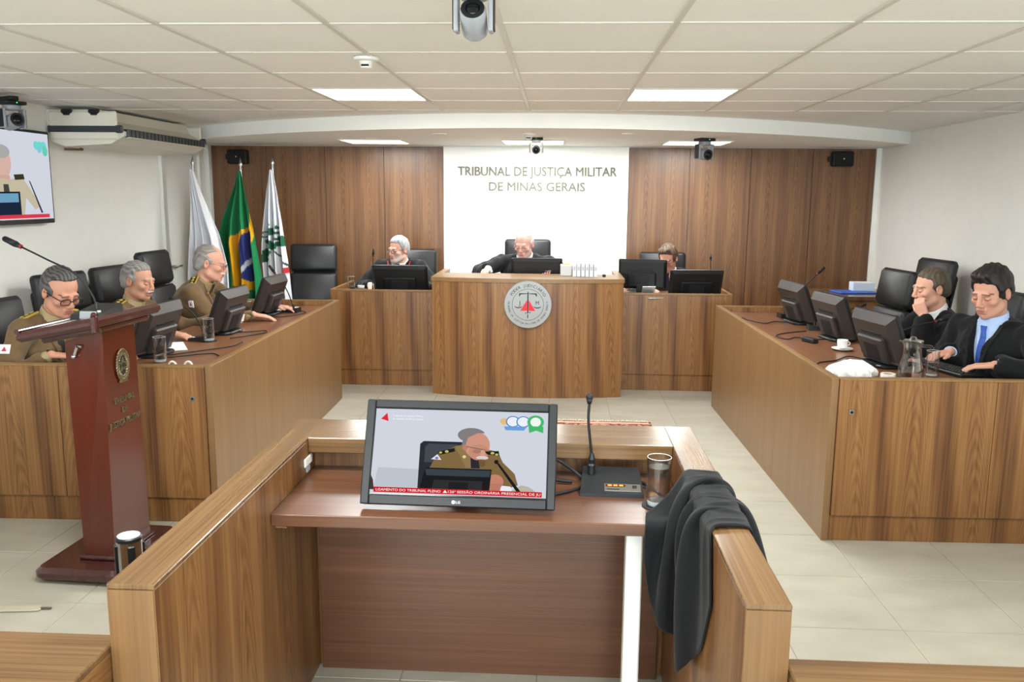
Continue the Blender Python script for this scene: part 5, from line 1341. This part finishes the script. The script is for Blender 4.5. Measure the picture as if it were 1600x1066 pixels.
    for sd in (-1, 1):
        K.cap((sd*.09, -.02, pel-.02), (sd*.11, -.40, pel-.04), .09, .075, .04); K.cap((sd*.11, -.40, pel-.04), (sd*.11, -.43, .10), .07, .062, .03)
        K.cap((sd*.06, nb[1]+.01, sh+.012), (sd*.165*wide, -lean, sh-.012), .055, .060, .03)
        K.cap((sd*.035, nb[1]+.03, sh+.03), (sd*.09, -lean+.01, sh+.012), .050, .048, .03)
    for side, S0, E, W, hd, nrm, curl in A:
        S1 = S0*[wide, 1, 1]
        fw = W-E; fw /= np.linalg.norm(fw)
        if rob:
            K.cap(S1, E, .068, .070, .035); K.cap(E, W-fw*.035, .066, .060, .03); K.cap(E-[0, 0, .03], W-fw*.06-[0, 0, .02], .055, .05, .03)
        else:
            K.cap(S1, E, .064, .054, .03); K.cap(E, W-fw*.012, .052, .040, .02)
        K.cap(W-fw*.03, W+fw*.06, .034 if not rob else .04, .034 if not rob else .04, .006, True)
    # neck opening and the open front
    K.cap(nb+[0, .0, .0], H((0, .02, -.05)), .060, .066, .010, True)
    X, Y, Z = K.pts((slice(None),)*3); za, zt = sh-vz, sh+.05; wv = .072
    wd = wv*np.clip((Z-za)/(zt-za), 0, 1.1); dcut = np.maximum((np.abs(X)-wd)*.85, (Y-(chest[1]-.02)).astype(np.float32)); dcut = np.maximum(dcut, za-Z)
    K.put((slice(None),)*3, dcut.astype(np.float32), .006, True)
    p1 = R_.uniform(0, 6)
    if rob: K.warp(lambda X, Y, Z: .0055*np.sin(X*38+Y*22+3*np.sin(Z*6+p1))*np.sin(Y*30-X*14+Z*5+p1)+.003*np.sin((X-Y)*75+Z*18+p1))
    else: K.warp(lambda X, Y, Z: .0035*np.sin(Z*48+X*26+p1)*np.sin(X*30-Y*34)+.002*np.sin(Z*90+Y*40))
    Vk, Fk = K.mesh(); kn = 'robe' if rob else 'uniform_jacket'
    ko = obj(kn, np_mesh(kn, Vk, Fk, coat), None, t)
    tree = BVHTree.FromPolygons([tuple(v) for v in Vk], [tuple(f) for f in Fk])
    def hit(o, d):
        h = tree.ray_cast(Vector(o), Vector(d).normalized()); return (h[0], h[1]) if h[0] is not None else (None, None)
    # shirt
    Q = Field(np.arange(-.16, .161, .0065), np.arange(chest[1]-.22, chest[1]+.2, .0065), np.arange(sh-.32, sh+.13, .0065))
    Q.ell(chest, (.175, .116, .19), .04); Q.cap((-.08, nb[1]+.01, sh+.005), (.08, nb[1]+.01, sh+.005), .05, .05, .04)
    neck_top = H((0, .012, -.085)); nd = neck_top-nb; nd = nd/np.linalg.norm(nd)
    Q.cap(nb-[0, 0, .01], nb+nd*.055, .074, .071, .02)
    X, Y, Z = Q.pts((slice(None),)*3); tt = (X-nb[0])*nd[0]+(Y-nb[1])*nd[1]+(Z-nb[2])*nd[2]
    Q.D = np.maximum(Q.D, (tt-.068-.25*np.clip(Y-nb[1], -.05, .05)).astype(np.float32)); Q.cap(nb, nb+nd*.25, .0575, .0575, .003, True)
    Vq, Fq = Q.mesh(); sm_ = mat('shirt_%d_%d_%d' % shirt, shirt, .7, noise=.05, nscale=150)
    so = obj('shirt', np_mesh('shirt', Vq, Fq, sm_), None, t)
    tq = BVHTree.FromPolygons([tuple(v) for v in Vq], [tuple(f) for f in Fq])
    # tie following the shirt front
    if tie:
        P = []
        for k in range(12):
            zz = sh+.022-(vz+.06)*k/11
            h = tq.ray_cast(Vector((0, -1.5, zz)), Vector((0, 1, 0)))[0]
            if h is None: continue
            w = .018 if k == 0 else (.013 if k == 1 else .015+.017*(k/11))
            P.append((w, h.y-(.010 if k < 2 else .006), zz))
        Vt, Ft = [], []
        for w, yy, zz in P: Vt += [(-w, yy+.004, zz), (0, yy-.004, zz), (w, yy+.004, zz), (w, yy+.012, zz), (-w, yy+.012, zz)]
        for k in range(len(P)-1):
            a, b = 5*k, 5*k+5
            for m_ in range(5): n_ = (m_+1) % 5; Ft.append((a+m_, a+n_, b+n_, b+m_))
        Ft += [(0, 1, 2, 3, 4), tuple(5*(len(P)-1)+q for q in (4, 3, 2, 1, 0))]
        obj('tie', (Vt, Ft), mat('tie_%d_%d_%d' % tie, tie, .5, noise=.2, nscale=200), t)
    # lapels along the opening, drawn on the coat
    def ribbon(nm, off, wid, mt_, zlo, zhi, lift=.004):
        for sd in (-1, 1):
            Vr, Fr = [], []; n = 12; row = 0
            for k in range(n+1):
                zz = zlo+(zhi-zlo)*k/n; xe = wv*max(0, (zz-za)/(zt-za))+off
                ww = wid*(1 if not callable(wid) else 1)
                a = hit((sd*(xe), -1.5, zz), (0, 1, 0)); b = hit((sd*(xe+ww), -1.5, zz), (0, 1, 0))
                if a[0] is None or b[0] is None: continue
                ya, yb = min(a[0].y, b[0].y+.01), b[0].y
                if abs(ya-yb) > .06: ya = yb
                Vr += [(sd*xe, ya-lift, zz), (sd*(xe+ww), yb-lift, zz), (sd*(xe+ww), yb+.006, zz), (sd*xe, ya+.006, zz)]; row += 1
            for k in range(row-1):
                a, b = 4*k, 4*k+4
                for m_ in range(4): n_ = (m_+1) % 4; Fr.append((a+m_, a+n_, b+n_, b+m_))
            if row > 1:
                Fr += [(0, 1, 2, 3), tuple(4*(row-1)+q for q in (3, 2, 1, 0))]; obj(nm, (Vr, Fr), mt_, ko)
    ribbon('lapel', .004, .030, coat, za+.01, sh+.035, .007)
    if trim: ribbon('robe_trim', .036, .009, mat('trim_%d_%d_%d' % trim, trim, .6), za+.005, sh+.045, .010)
    def patch(nm, o, d, w, h, th2, m_, up=(0, 0, 1), par=None, lift=.0):
        L_, N_ = hit(o, d)
        if L_ is None: return None, None
        zax = N_.normalized(); u_ = Vector(up); u_ = (u_-zax*u_.dot(zax)).normalized(); r_ = u_.cross(zax)
        Mx = Matrix(((r_.x, u_.x, zax.x, L_.x), (r_.y, u_.y, zax.y, L_.y), (r_.z, u_.z, zax.z, L_.z), (0, 0, 0, 1)))
        return obj(nm, T(g_box((0, 0, lift+th2/2-.002), (w, h, th2), min(.002, th2*.4)), Mx), m_, par or ko), Mx
    if outfit == 'uniform':
        mk = mat('epaulette_black', (28, 28, 22), .6); my = mat('epaulette_gold', (206, 178, 70), .45, .3)
        for sd in (-1, 1):
            ep, Mx = patch('epaulette', (sd*.135, -lean+.012, sh+.4), (0, 0, -1), .112, .056, .012, my, up=(0, -1, 0))
            if ep:
                obj('epaulette_field', T(g_box((0, 0, .0095), (.102, .046, .004), .001), Mx), mk, ep)
                for k in range(3): obj('epaulette_star', T(TR(g_lathe([(.0125, 0), (.009, .003), (.001, .006)], 10, False), (-.034+.034*k, 0, .0115)), Mx), my, ep)
            pp, Mx = patch('sleeve_patch', (sd*.6, -lean-.015, sh-.085), (-sd, 0, 0), .06, .05, .006, mat('patch_white', (236, 234, 236), .7))
            if pp: obj('patch_triangle', T(g_prism([(-.014, -.012), (.014, -.012), (0, .013)], .004, .0052), Mx), mat('patch_red', (196, 50, 58), .7), pp)
            patch('lapel_pin', (sd*.078, -1.5, sh-.035), (0, 1, 0), .026, .014, .006, M_GOLD, par=ko, lift=.008)
            pk, Mx = patch('pocket_flap', (sd*.10, -1.5, sh-.17), (0, 1, 0), .095, .036, .008, M_UNIF)
            if pk: obj('pocket_button', T(TR(g_lathe([(.008, 0), (.006, .004), (.001, .005)], 12, False), (0, -.006, .006)), Mx), M_GOLD, pk)
        for k in range(3): patch('jacket_button', (0, -1.5, sh-vz-.03-.075*k), (0, 1, 0), .016, .016, .006, M_GOLD)
    # cuffs
    for side, S0, E, W, hd, nrm, curl in A:
        fw = (W-E)/np.linalg.norm(W-E); a = W-fw*.045; b = W-fw*(.004 if rob else .010)
        obj('shirt_cuff', g_cyl(tuple(a), tuple(b), .036, .035, 18), sm_, so)
    if glasses:
        gl = []
        rr = glasses.get('r', .0017); yv = -.1015
        for sd in (-1, 1):
            P = [(sd*.033+px, yv+.35*abs(px+sd*.0)*0+.004*(abs(px)/.024)**2*(1 if px*sd > 0 else 0), -.004+pz) for px, pz in rrect(.050, glasses.get('h', .034), .013, 4)]
            gl.append(g_tube(P, rr, 6, True)); gl.append(g_tube([(sd*.057, yv+.004, .004), (sd*.070, -.06, .006), (sd*.080, .0, .008), (sd*.082, .03, -.002)], rr, 6))
        gl.append(g_tube([(-.009, yv-.003, .0), (0, yv-.006, .003), (.009, yv-.003, .0)], rr, 6))
        g = join(*gl); Vg = [tuple(H(p)) for p in g[0]]
        go = obj('glasses', (Vg, g[1]), mat('frame_%d_%d_%d' % glasses['rgb'], glasses['rgb'], .3, glasses.get('metal', 0)), t, smooth=True)
        for sd in (-1, 1):
            P = rrect(.048, glasses.get('h', .034)-.002, .012, 4); obj('lens', ([tuple(H((sd*.033+px, yv+.001, -.004+pz))) for px, pz in P], [tuple(range(len(P)))]), M_GLASS, go)
    return t

D2 = math.radians
# ---- the three uniformed men at the left desk
build_person('man in brown uniform with dark glasses reading, nearest the lectern', (-2.70, 4.50, 1.145), face(1, -.25), D2(-14), D2(24), lean=.13, hf=.09, drop=.035,
    arms=[(-1, (-2.66, 4.30, .835), (.9, .35, -.1), (0, 0, -1), .35, (-.6, .3, -.6)), (1, (-2.42, 4.58, .835), (.8, -.5, -.1), (0, 0, -1), .35, (.6, .3, -.6))],
    skin=(208, 150, 124), hair=dict(rgb=(52, 50, 50), hi=(120, 118, 116), side=(92, 90, 90), t=.013, front=.030, top=.004, temple=.9, am=.003), glasses=dict(rgb=(36, 26, 30), r=.0024, h=.032), brow=(70, 60, 56), shirt=(170, 150, 110), tie=(40, 38, 36), wide=1.02, hs=1.05)
build_person('man in brown uniform with grey hair and white moustache', (-2.79, 5.55, 1.105), face(1, -.05), D2(-6), D2(10), lean=.06, hf=.06, drop=.02,
    arms=[(-1, (-2.40, 5.14, .825), (.85, -.15, -.12), (0, 0, -1), .30, (-.5, .4, -.6)), (1, (-2.36, 5.70, .83), (1, -.1, -.1), (0, 0, -1), .35, (.5, .3, -.7))],
    skin=(206, 152, 126), hair=dict(rgb=(120, 116, 112), hi=(176, 172, 168), side=(160, 158, 156), t=.010, front=.012, temple=.7), moustache=(206, 204, 200), brow=(120, 108, 100), shirt=(176, 158, 116), tie=(60, 56, 52), hs=1.04)
build_person('man in brown uniform with thin glasses sitting before the green flag', (-2.54, 6.15, 1.178), face(1, .12), D2(4), D2(12), lean=.14, hf=.08, drop=.045,
    arms=[(-1, (-2.16, 5.93, .835), (.8, .3, -.15), (0, 0, -1), .3, (-.4, .4, -.7)), (1, (-2.16, 6.42, .835), (1, .0, -.1), (0, 0, -1), .35, (.5, .3, -.7))],
    skin=(208, 154, 130), hair=dict(rgb=(128, 122, 116), hi=(160, 154, 148), side=(164, 160, 156), t=.007, front=.036, temple=.9, bald=(-.06, .05, .075)), moustache=(214, 210, 204), glasses=dict(rgb=(120, 110, 104), r=.0013, h=.028, metal=.8), brow=(150, 140, 132), shirt=(150, 128, 88), tie=(60, 52, 44), wide=1.12, hs=1.08)
# ---- the three at the back
build_person('grey-haired man with glasses in a black robe with red trim', (-1.505, 8.05, 1.172), face(-.05, -1), D2(-34), D2(6), lean=.05, hf=.06, drop=.055,
    arms=[(-1, (-1.72, 7.80, .855), (.3, -1, -.1), (0, 0, -1), .3, (-.8, .3, -.6)), (1, (-1.30, 7.82, .855), (-.2, -1, -.1), (0, 0, -1), .3, (.8, .3, -.6))], outfit='robe',
    skin=(222, 168, 146), hair=dict(rgb=(150, 152, 154), hi=(200, 200, 200), t=.011, front=.006, top=.006, temple=.4), glasses=dict(rgb=(50, 46, 46), r=.0018, h=.026), beard=(196, 190, 186), brow=(110, 104, 100), tie=(84, 60, 96), trim=(196, 40, 60), wide=1.0, mat_coat=M_ROBE2)
build_person('white-haired judge with glasses in black robe before the white panel', (-.315, 7.98, 1.240), face(-.12, -1), D2(-10), D2(17), lean=.10, hf=.07, drop=.06,
    arms=[(-1, (-.62, 7.66, 1.035), (-.2, -1, -.1), (0, 0, -1), .3, (-.9, .3, -.4)), (1, (-.06, 7.74, 1.04), (-.3, -1, -.1), (0, 0, -1), .35, (.9, .3, -.5))], outfit='robe',
    skin=(232, 178, 162), hair=dict(rgb=(218, 210, 202), hi=(244, 240, 234), t=.006, front=.034, temple=.8, bald=(-.05, .048, .08)), beard=(210, 180, 168), glasses=dict(rgb=(196, 150, 140), r=.0013, h=.028, metal=.5), brow=(200, 180, 168), tie=(220, 220, 222), wide=1.1, mat_coat=M_ROBE2, hs=1.06)
build_person('young brown-haired man in dark jacket looking down at the right bench', (1.03, 8.08, 1.116), face(-.1, -1), D2(-22), D2(26), lean=.10, hf=.08, drop=.05,
    arms=[(-1, (.86, 7.82, .855), (.1, -1, -.1), (0, 0, -1), .3, (-.8, .3, -.6)), (1, (1.2, 7.82, .855), (-.2, -1, -.1), (0, 0, -1), .3, (.8, .3, -.6))], outfit='robe',
    skin=(216, 158, 134), hair=dict(rgb=(74, 56, 42), hi=(128, 104, 82), t=.014, front=.008, top=.010, temple=.25, am=.004, quiff=(-.01,)), glasses=dict(rgb=(70, 54, 50), r=.0016, h=.028), brow=(70, 54, 44), tie=(60, 60, 80), wide=.94, mat_coat=M_ROBE2)
# ---- the two at the right desk
build_person('short-haired man in black robe resting his chin on his fist', (2.37, 5.55, 1.122), face(-1, -.05), D2(2), D2(8), lean=.10, hf=.07, drop=.02,
    arms=[(1, (2.275, 5.375, .965), (-.38, .22, .95), (.7, .6, .2), 1.35, (.2, -.3, -1)), (-1, (2.05, 5.72, .835), (-.7, -.6, -.1), (0, 0, -1), .3, (-.5, .3, -.7))], outfit='robe',
    skin=(218, 164, 140), hair=dict(rgb=(74, 62, 52), hi=(112, 98, 84), t=.008, front=.006, temple=.5), brow=(96, 78, 66), tie=(50, 44, 62), vz=.12, wide=1.04, hs=1.05)
build_person('dark-haired man in black robe with blue tie typing at the right desk', (2.315, 4.68, 1.192), face(-1, -.45), D2(8), D2(18), lean=.06, hf=.055, drop=.02,
    arms=[(1, (2.235, 4.40, .850), (-.85, .35, -.12), (0, 0, -1), .42, (.9, .3, -.4)), (-1, (2.18, 4.78, .850), (-.9, -.3, -.12), (0, 0, -1), .42, (-.6, .3, -.7))], outfit='robe',
    skin=(206, 152, 128), hair=dict(rgb=(26, 22, 22), hi=(58, 52, 50), t=.015, front=-.004, top=.012, temple=.25, am=.004, quiff=(.0,)), brow=(40, 32, 30), shirt=(176, 196, 232), tie=(56, 92, 178), vz=.32, wide=1.08, hs=1.07)

# ================================================================== robe hung over the booth wall
def drape(nu, nv, width, length, start, box_list, steps=420):
    """relax a gathered sheet hanging over box obstacles (position-based cloth); start(u, t) gives the first guess"""
    rg = np.random.default_rng(5)
    U, Tt = np.meshgrid(np.linspace(0, 1, nu), np.linspace(0, 1, nv)); W = np.array([width(t) for t in np.linspace(0, 1, nv)])[:, None]
    rest = np.stack([(U-.5)*W, Tt*length], 2)
    P = np.array([[start(u, t) for u in np.linspace(0, 1, nu)] for t in np.linspace(0, 1, nv)]); P += rg.normal(0, .0012, P.shape); Q = P.copy()
    def pairs(di, dj):
        out = []
        for pi in range(2):
            for pj in range(2):
                i, j = np.meshgrid(np.arange(pi*max(di, 1), nv-di, 2*max(di, 1) if di else 1), np.arange(0, nu-abs(dj)), indexing='ij')
                m = ((j//max(abs(dj), 1)) % 2 == pj) if dj else np.ones_like(j, bool)
                if not di and pi: continue
                if not dj and pj: continue
                i, j = i[m], j[m]; jj0 = j+(-dj if dj < 0 else 0); out.append((i, jj0, i+di, jj0+dj))
        return out
    cons = []
    for di, dj, k in ((0, 1, 1.0), (1, 0, 1.0), (1, 1, .5), (1, -1, .5), (0, 2, .06), (2, 0, .10), (0, 5, .02)):
        for i0, j0, i1, j1 in pairs(di, dj):
            if di > 1:
                pass
            L = np.linalg.norm(rest[i1, j1]-rest[i0, j0], axis=1); cons.append((i0, j0, i1, j1, L, k))
    for st in range(steps):
        V = (P-Q)*.965; Q = P.copy(); P = P+V; P[..., 2] -= .00022
        for it in range(5):
            for i0, j0, i1, j1, L, k in cons:
                d = P[i1, j1]-P[i0, j0]; n = np.linalg.norm(d, axis=1)+1e-9; c = (d*((n-L)/n*.5*k)[:, None]); P[i0, j0] += c; P[i1, j1] -= c
        for (x0, x1, y0, y1, z0, z1, fric) in box_list:
            m_ = .007; ins = (P[..., 0] > x0-m_) & (P[..., 0] < x1+m_) & (P[..., 1] > y0-m_) & (P[..., 1] < y1+m_) & (P[..., 2] > z0-m_) & (P[..., 2] < z1+m_)
            if ins.any():
                q = P[ins]; dist = np.stack([q[:, 0]-(x0-m_), (x1+m_)-q[:, 0], (z1+m_)-q[:, 2], q[:, 1]-(y0-m_) if y0 > -50 else np.full(len(q), 9.)], 1); w = dist.argmin(1)
                q[w == 0, 0] = x0-m_; q[w == 1, 0] = x1+m_; q[w == 2, 2] = z1+m_; q[w == 3, 1] = y0-m_
                o = Q[ins]; tp = (w == 2); q[tp, :2] = o[tp, :2]*fric+q[tp, :2]*(1-fric); P[ins] = q
    return P
def hung_robe():
    t = thing('hung_robe', 'black robe draped over the right wall of the booth', 'robe', (.42, 2.25, 0))
    nu, nv = 64, 88; out, top = .17, .125; inn = .355; Lg = out+top+inn
    wid = lambda q: float(np.interp(q, [0, .2, .4, .62, .82, 1], [.60, .62, .74, .80, .58, .26]))
    def start(u, q):
        s = q*Lg; e = u-.5
        yc = 2.265; sp = float(np.interp(q, [0, .2, .4, .62, .82, 1], [.30, .32, .34, .36, .26, .12]))
        f = .020*math.sin(2*PI*4.3*u+.8*math.sin(5*u)+1.2*q)+.007*math.sin(2*PI*11*u+2*q)
        if s < out: return (.497+abs(f)*.8+.006, yc-.035+e*sp, .70+s)
        if s < out+top: return (.497-(s-out), yc-.02*(1-(s-out)/top)+e*sp, .884+abs(f)*.7)
        d = s-out-top; k = d/inn
        return (.372-.02-.105*math.sin(PI*min(1, k*.9)*.62)-abs(f)*1.4, yc+.0-.085*k*k+e*sp+.05*math.sin(PI*k), .88-d*.93)
    P = drape(nu, nv, wid, Lg, start, [(.392, .485, -90, 90, -1, .87, .95), (-.85, .3915, 2.36, 2.83, .712, .75, .3)], 130)
    V = (P.reshape(-1, 3)-np.array([.42, 2.25, 0])); i = np.arange(nu*nv).reshape(nv, nu)
    F = np.stack([i[:-1, :-1], i[1:, :-1], i[1:, 1:], i[:-1, 1:]], -1).reshape(-1, 4)
    o = obj('robe_cloth', np_mesh('robe_cloth', V, F, M_ROBE), None, t)
    sb = o.modifiers.new('soft', 'SUBSURF'); sb.levels = sb.render_levels = 1
    sd = o.modifiers.new('thick', 'SOLIDIFY'); sd.thickness = .005; sd.offset = 0
    sp_ = P[int(.90*nv), int(.25*nu)]-np.array([.425, 2.256, 0])
    obj('snap_button', g_ball(tuple(sp_), .007, 10, 6), M_CHROME, t, smooth=True)
hung_robe()
